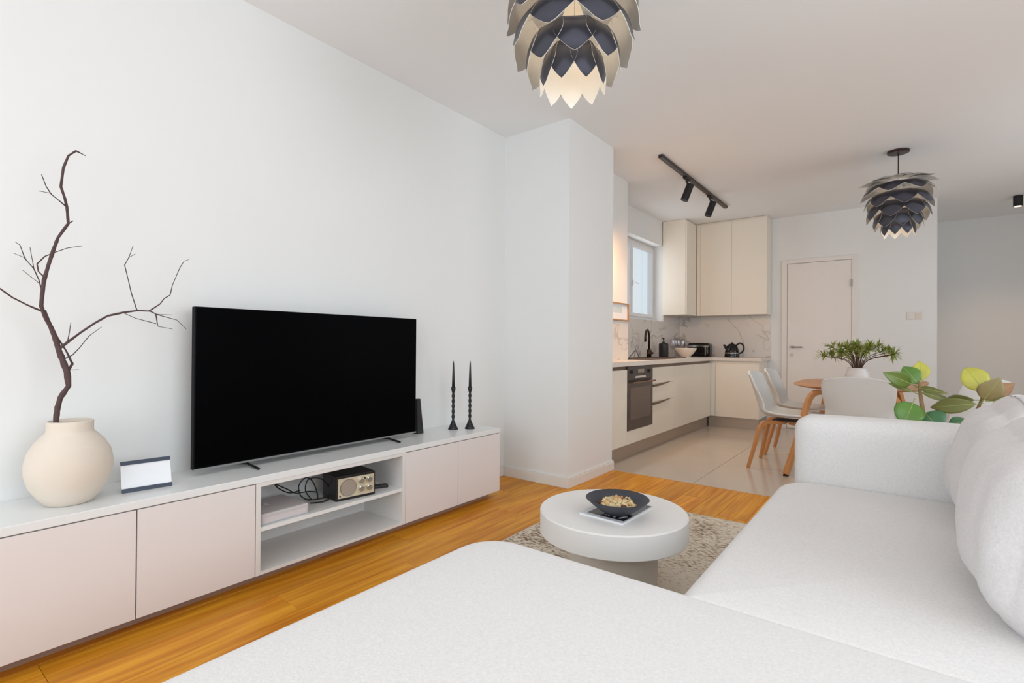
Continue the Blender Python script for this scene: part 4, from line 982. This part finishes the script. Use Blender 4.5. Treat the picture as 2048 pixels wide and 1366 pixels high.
# plant on the table
tpnt = thing('table_plant', 'spiky green sprigs in a white vase on the dining table', 'plant', (-0.33, 5.42, DZ))
pcx, pcy = -0.33, 5.42
MB().lathe([(0, 0), (0.06, 0), (0.085, 0.03), (0.092, 0.07), (0.082, 0.105), (0.072, 0.125), (0.074, 0.14), (0.068, 0.14), (0.066, 0.125), (0.05, 0.05), (0, 0.02)], (pcx, pcy, DZ), 32).build('vase', M_pot, tpnt, smooth=True)
random.seed(12)
for k in range(26):
    a = 2 * PI * k / 26 + random.uniform(-.15, .15); ring_ = (k % 3)
    rr = (0.225, 0.155, 0.08)[ring_] * random.uniform(0.85, 1.15); zt = DZ + (0.255, 0.31, 0.335)[ring_] + random.uniform(-0.05, 0.03)
    tip = Vector((pcx + rr * math.cos(a) * 1.12, pcy + rr * math.sin(a), zt)); bse = Vector((pcx + 0.02 * math.cos(a), pcy + 0.02 * math.sin(a), DZ + 0.10))
    mid = (tip + bse) / 2 + Vector((0.25 * (bse.x - tip.x), 0.25 * (bse.y - tip.y), 0.03))
    m_ = MB().tube(catmull([bse, mid, tip], 4), 0.0032, 5, mi=2)
    dr_ = (tip - mid).normalized()
    for j in range(30):
        ax = Vector((random.gauss(0, 1), random.gauss(0, 1), random.gauss(0.35, 0.8))).normalized()
        d_ = (ax + dr_ * 0.5).normalized(); L_ = random.uniform(0.055, 0.105); s0 = tip - dr_ * random.uniform(0, 0.035)
        w_ = d_.cross(Vector((0, 0, 1))); w_ = (w_.normalized() if w_.length > 0.05 else Vector((1, 0, 0))) * 0.0058
        e_ = s0 + d_ * L_ + Vector((0, 0, -0.01)); mm = s0 + d_ * L_ * 0.45 + Vector((0, 0, 0.004)); up_ = Vector((0, 0, 0.0015))
        m_._add([s0 - w_ * .3, s0 + w_ * .3, mm + w_, mm - w_, e_, mm + up_ * 2], [(0, 1, 2, 5), (0, 5, 3), (5, 2, 4), (3, 5, 4)], mi=random.choice((0, 0, 1)))
    m_.build('sprig', [M_needle, M_needle2, M_twig], tpnt)

# ------------------------------------------------------------------ rubber plant behind the sofa arm
rp_ = thing('rubber_plant', 'potted rubber plant with green, olive and yellow leaves behind the sofa armrest', 'plant', (0.15, 3.28, 0))
MB().lathe([(0, 0), (0.13, 0), (0.14, 0.01), (0.165, 0.27), (0.168, 0.29), (0.155, 0.29), (0.15, 0.25), (0, 0.25)], (0.15, 3.28, 0), 36).build('pot', M_pot, rp_, smooth=False)
smooth_auto(rp_.children[0], 35)
MB().lathe([(0, 0.251), (0.149, 0.251), (0.149, 0.262), (0, 0.268)], (0.15, 3.28, 0), 24).build('soil', M_soil, rp_)
MB().tube(catmull([(0.12, 3.28, 0.255), (0.09, 3.27, 0.5), (0.075, 3.265, 0.70), (0.066, 3.27, 0.79), (0.058, 3.29, 0.875)], 5), [0.013] * 10 + [0.012 - .0006 * k for k in range(11)], 8).build('stem', M_stem, rp_, smooth=True)
MB().tube(catmull([(0.18, 3.28, 0.255), (0.19, 3.26, 0.5), (0.23, 3.24, 0.68), (0.27, 3.22, 0.76), (0.292, 3.21, 0.84)], 5), [0.010] * 10 + [0.0095 - .0005 * k for k in range(11)], 8).build('stem', M_stem, rp_, smooth=True)
LV = """(0.027,3.300,0.862, -0.089,3.220,0.919, 0.080,'m') (0.054,3.300,0.864, -0.006,3.340,0.949, 0.088,'g') (0.069,3.320,0.878, 0.061,3.360,0.979, 0.077,'y')
(0.058,3.280,0.845, 0.166,3.180,0.831, 0.033,'o') (0.054,3.300,0.853, 0.099,3.340,0.871, 0.030,'r') (0.068,3.300,0.822, 0.187,3.300,0.787, 0.034,'o')
(0.039,3.300,0.820, -0.071,3.360,0.861, 0.026,'o') (0.034,3.260,0.770, -0.005,3.200,0.658, 0.129,'g') (0.082,3.280,0.722, 0.137,3.220,0.646, 0.130,'d')
(0.266,3.200,0.788, 0.102,3.300,0.749, 0.075,'o') (0.262,3.220,0.804, 0.162,3.360,0.786, 0.050,'o') (0.293,3.220,0.848, 0.230,3.260,0.954, 0.105,'y')
(0.288,3.180,0.809, 0.339,3.140,0.917, 0.098,'b') (0.297,3.220,0.811, 0.401,3.260,0.889, 0.064,'r') (0.316,3.160,0.806, 0.434,3.140,0.797, 0.065,'o')
(0.237,3.240,0.706, 0.166,3.260,0.668, 0.063,'d')"""
import re
view = Vector((0.05, -1, 0.1)).normalized()
for s_ in re.findall(r"\(([^)]*)\)", LV):
    q_ = s_.split(','); b_ = Vector([float(x_) for x_ in q_[:3]]); t_ = Vector([float(x_) for x_ in q_[3:6]]); wd = float(q_[6]); kd = q_[7].strip("'")
    ax = t_ - b_; L_ = ax.length; d_ = ax.normalized(); side = d_.cross(view).normalized(); nr = side.cross(d_).normalized()
    def lf(u, v, off=0.0):
        tt = (v - 0.5) * 2; hwid = wd / 2 * (math.sin(PI * (u ** 0.85)) ** (0.95 if wd < 0.8 * L_ else 0.7)) if 0 < u < 1 else 0.0008
        c_ = b_ + d_ * (L_ * u) + nr * (0.10 * L_ * math.sin(PI * u) + off) - nr * 0.0
        return tuple(c_ + side * (tt * hwid) + nr * (0.16 * abs(tt) * hwid))
    m_ = MB().grid(lambda u, v: lf(u, v), 12, 6)
    m_.tube([tuple(b_ - d_ * 0.025)] + [lf(u / 8, 0.5, 0.0008) for u in range(9)], [0.0028] + [0.0022 - 0.0002 * u for u in range(9)], 5, mi=1)
    o = m_.build('leaf', [M_leafs[kd], M_rib], rp_, smooth=True)
    if kd == 'y': o['label'] = 'yellow leaf'
    so_ = o.modifiers.new('thick', 'SOLIDIFY'); so_.thickness = 0.0008
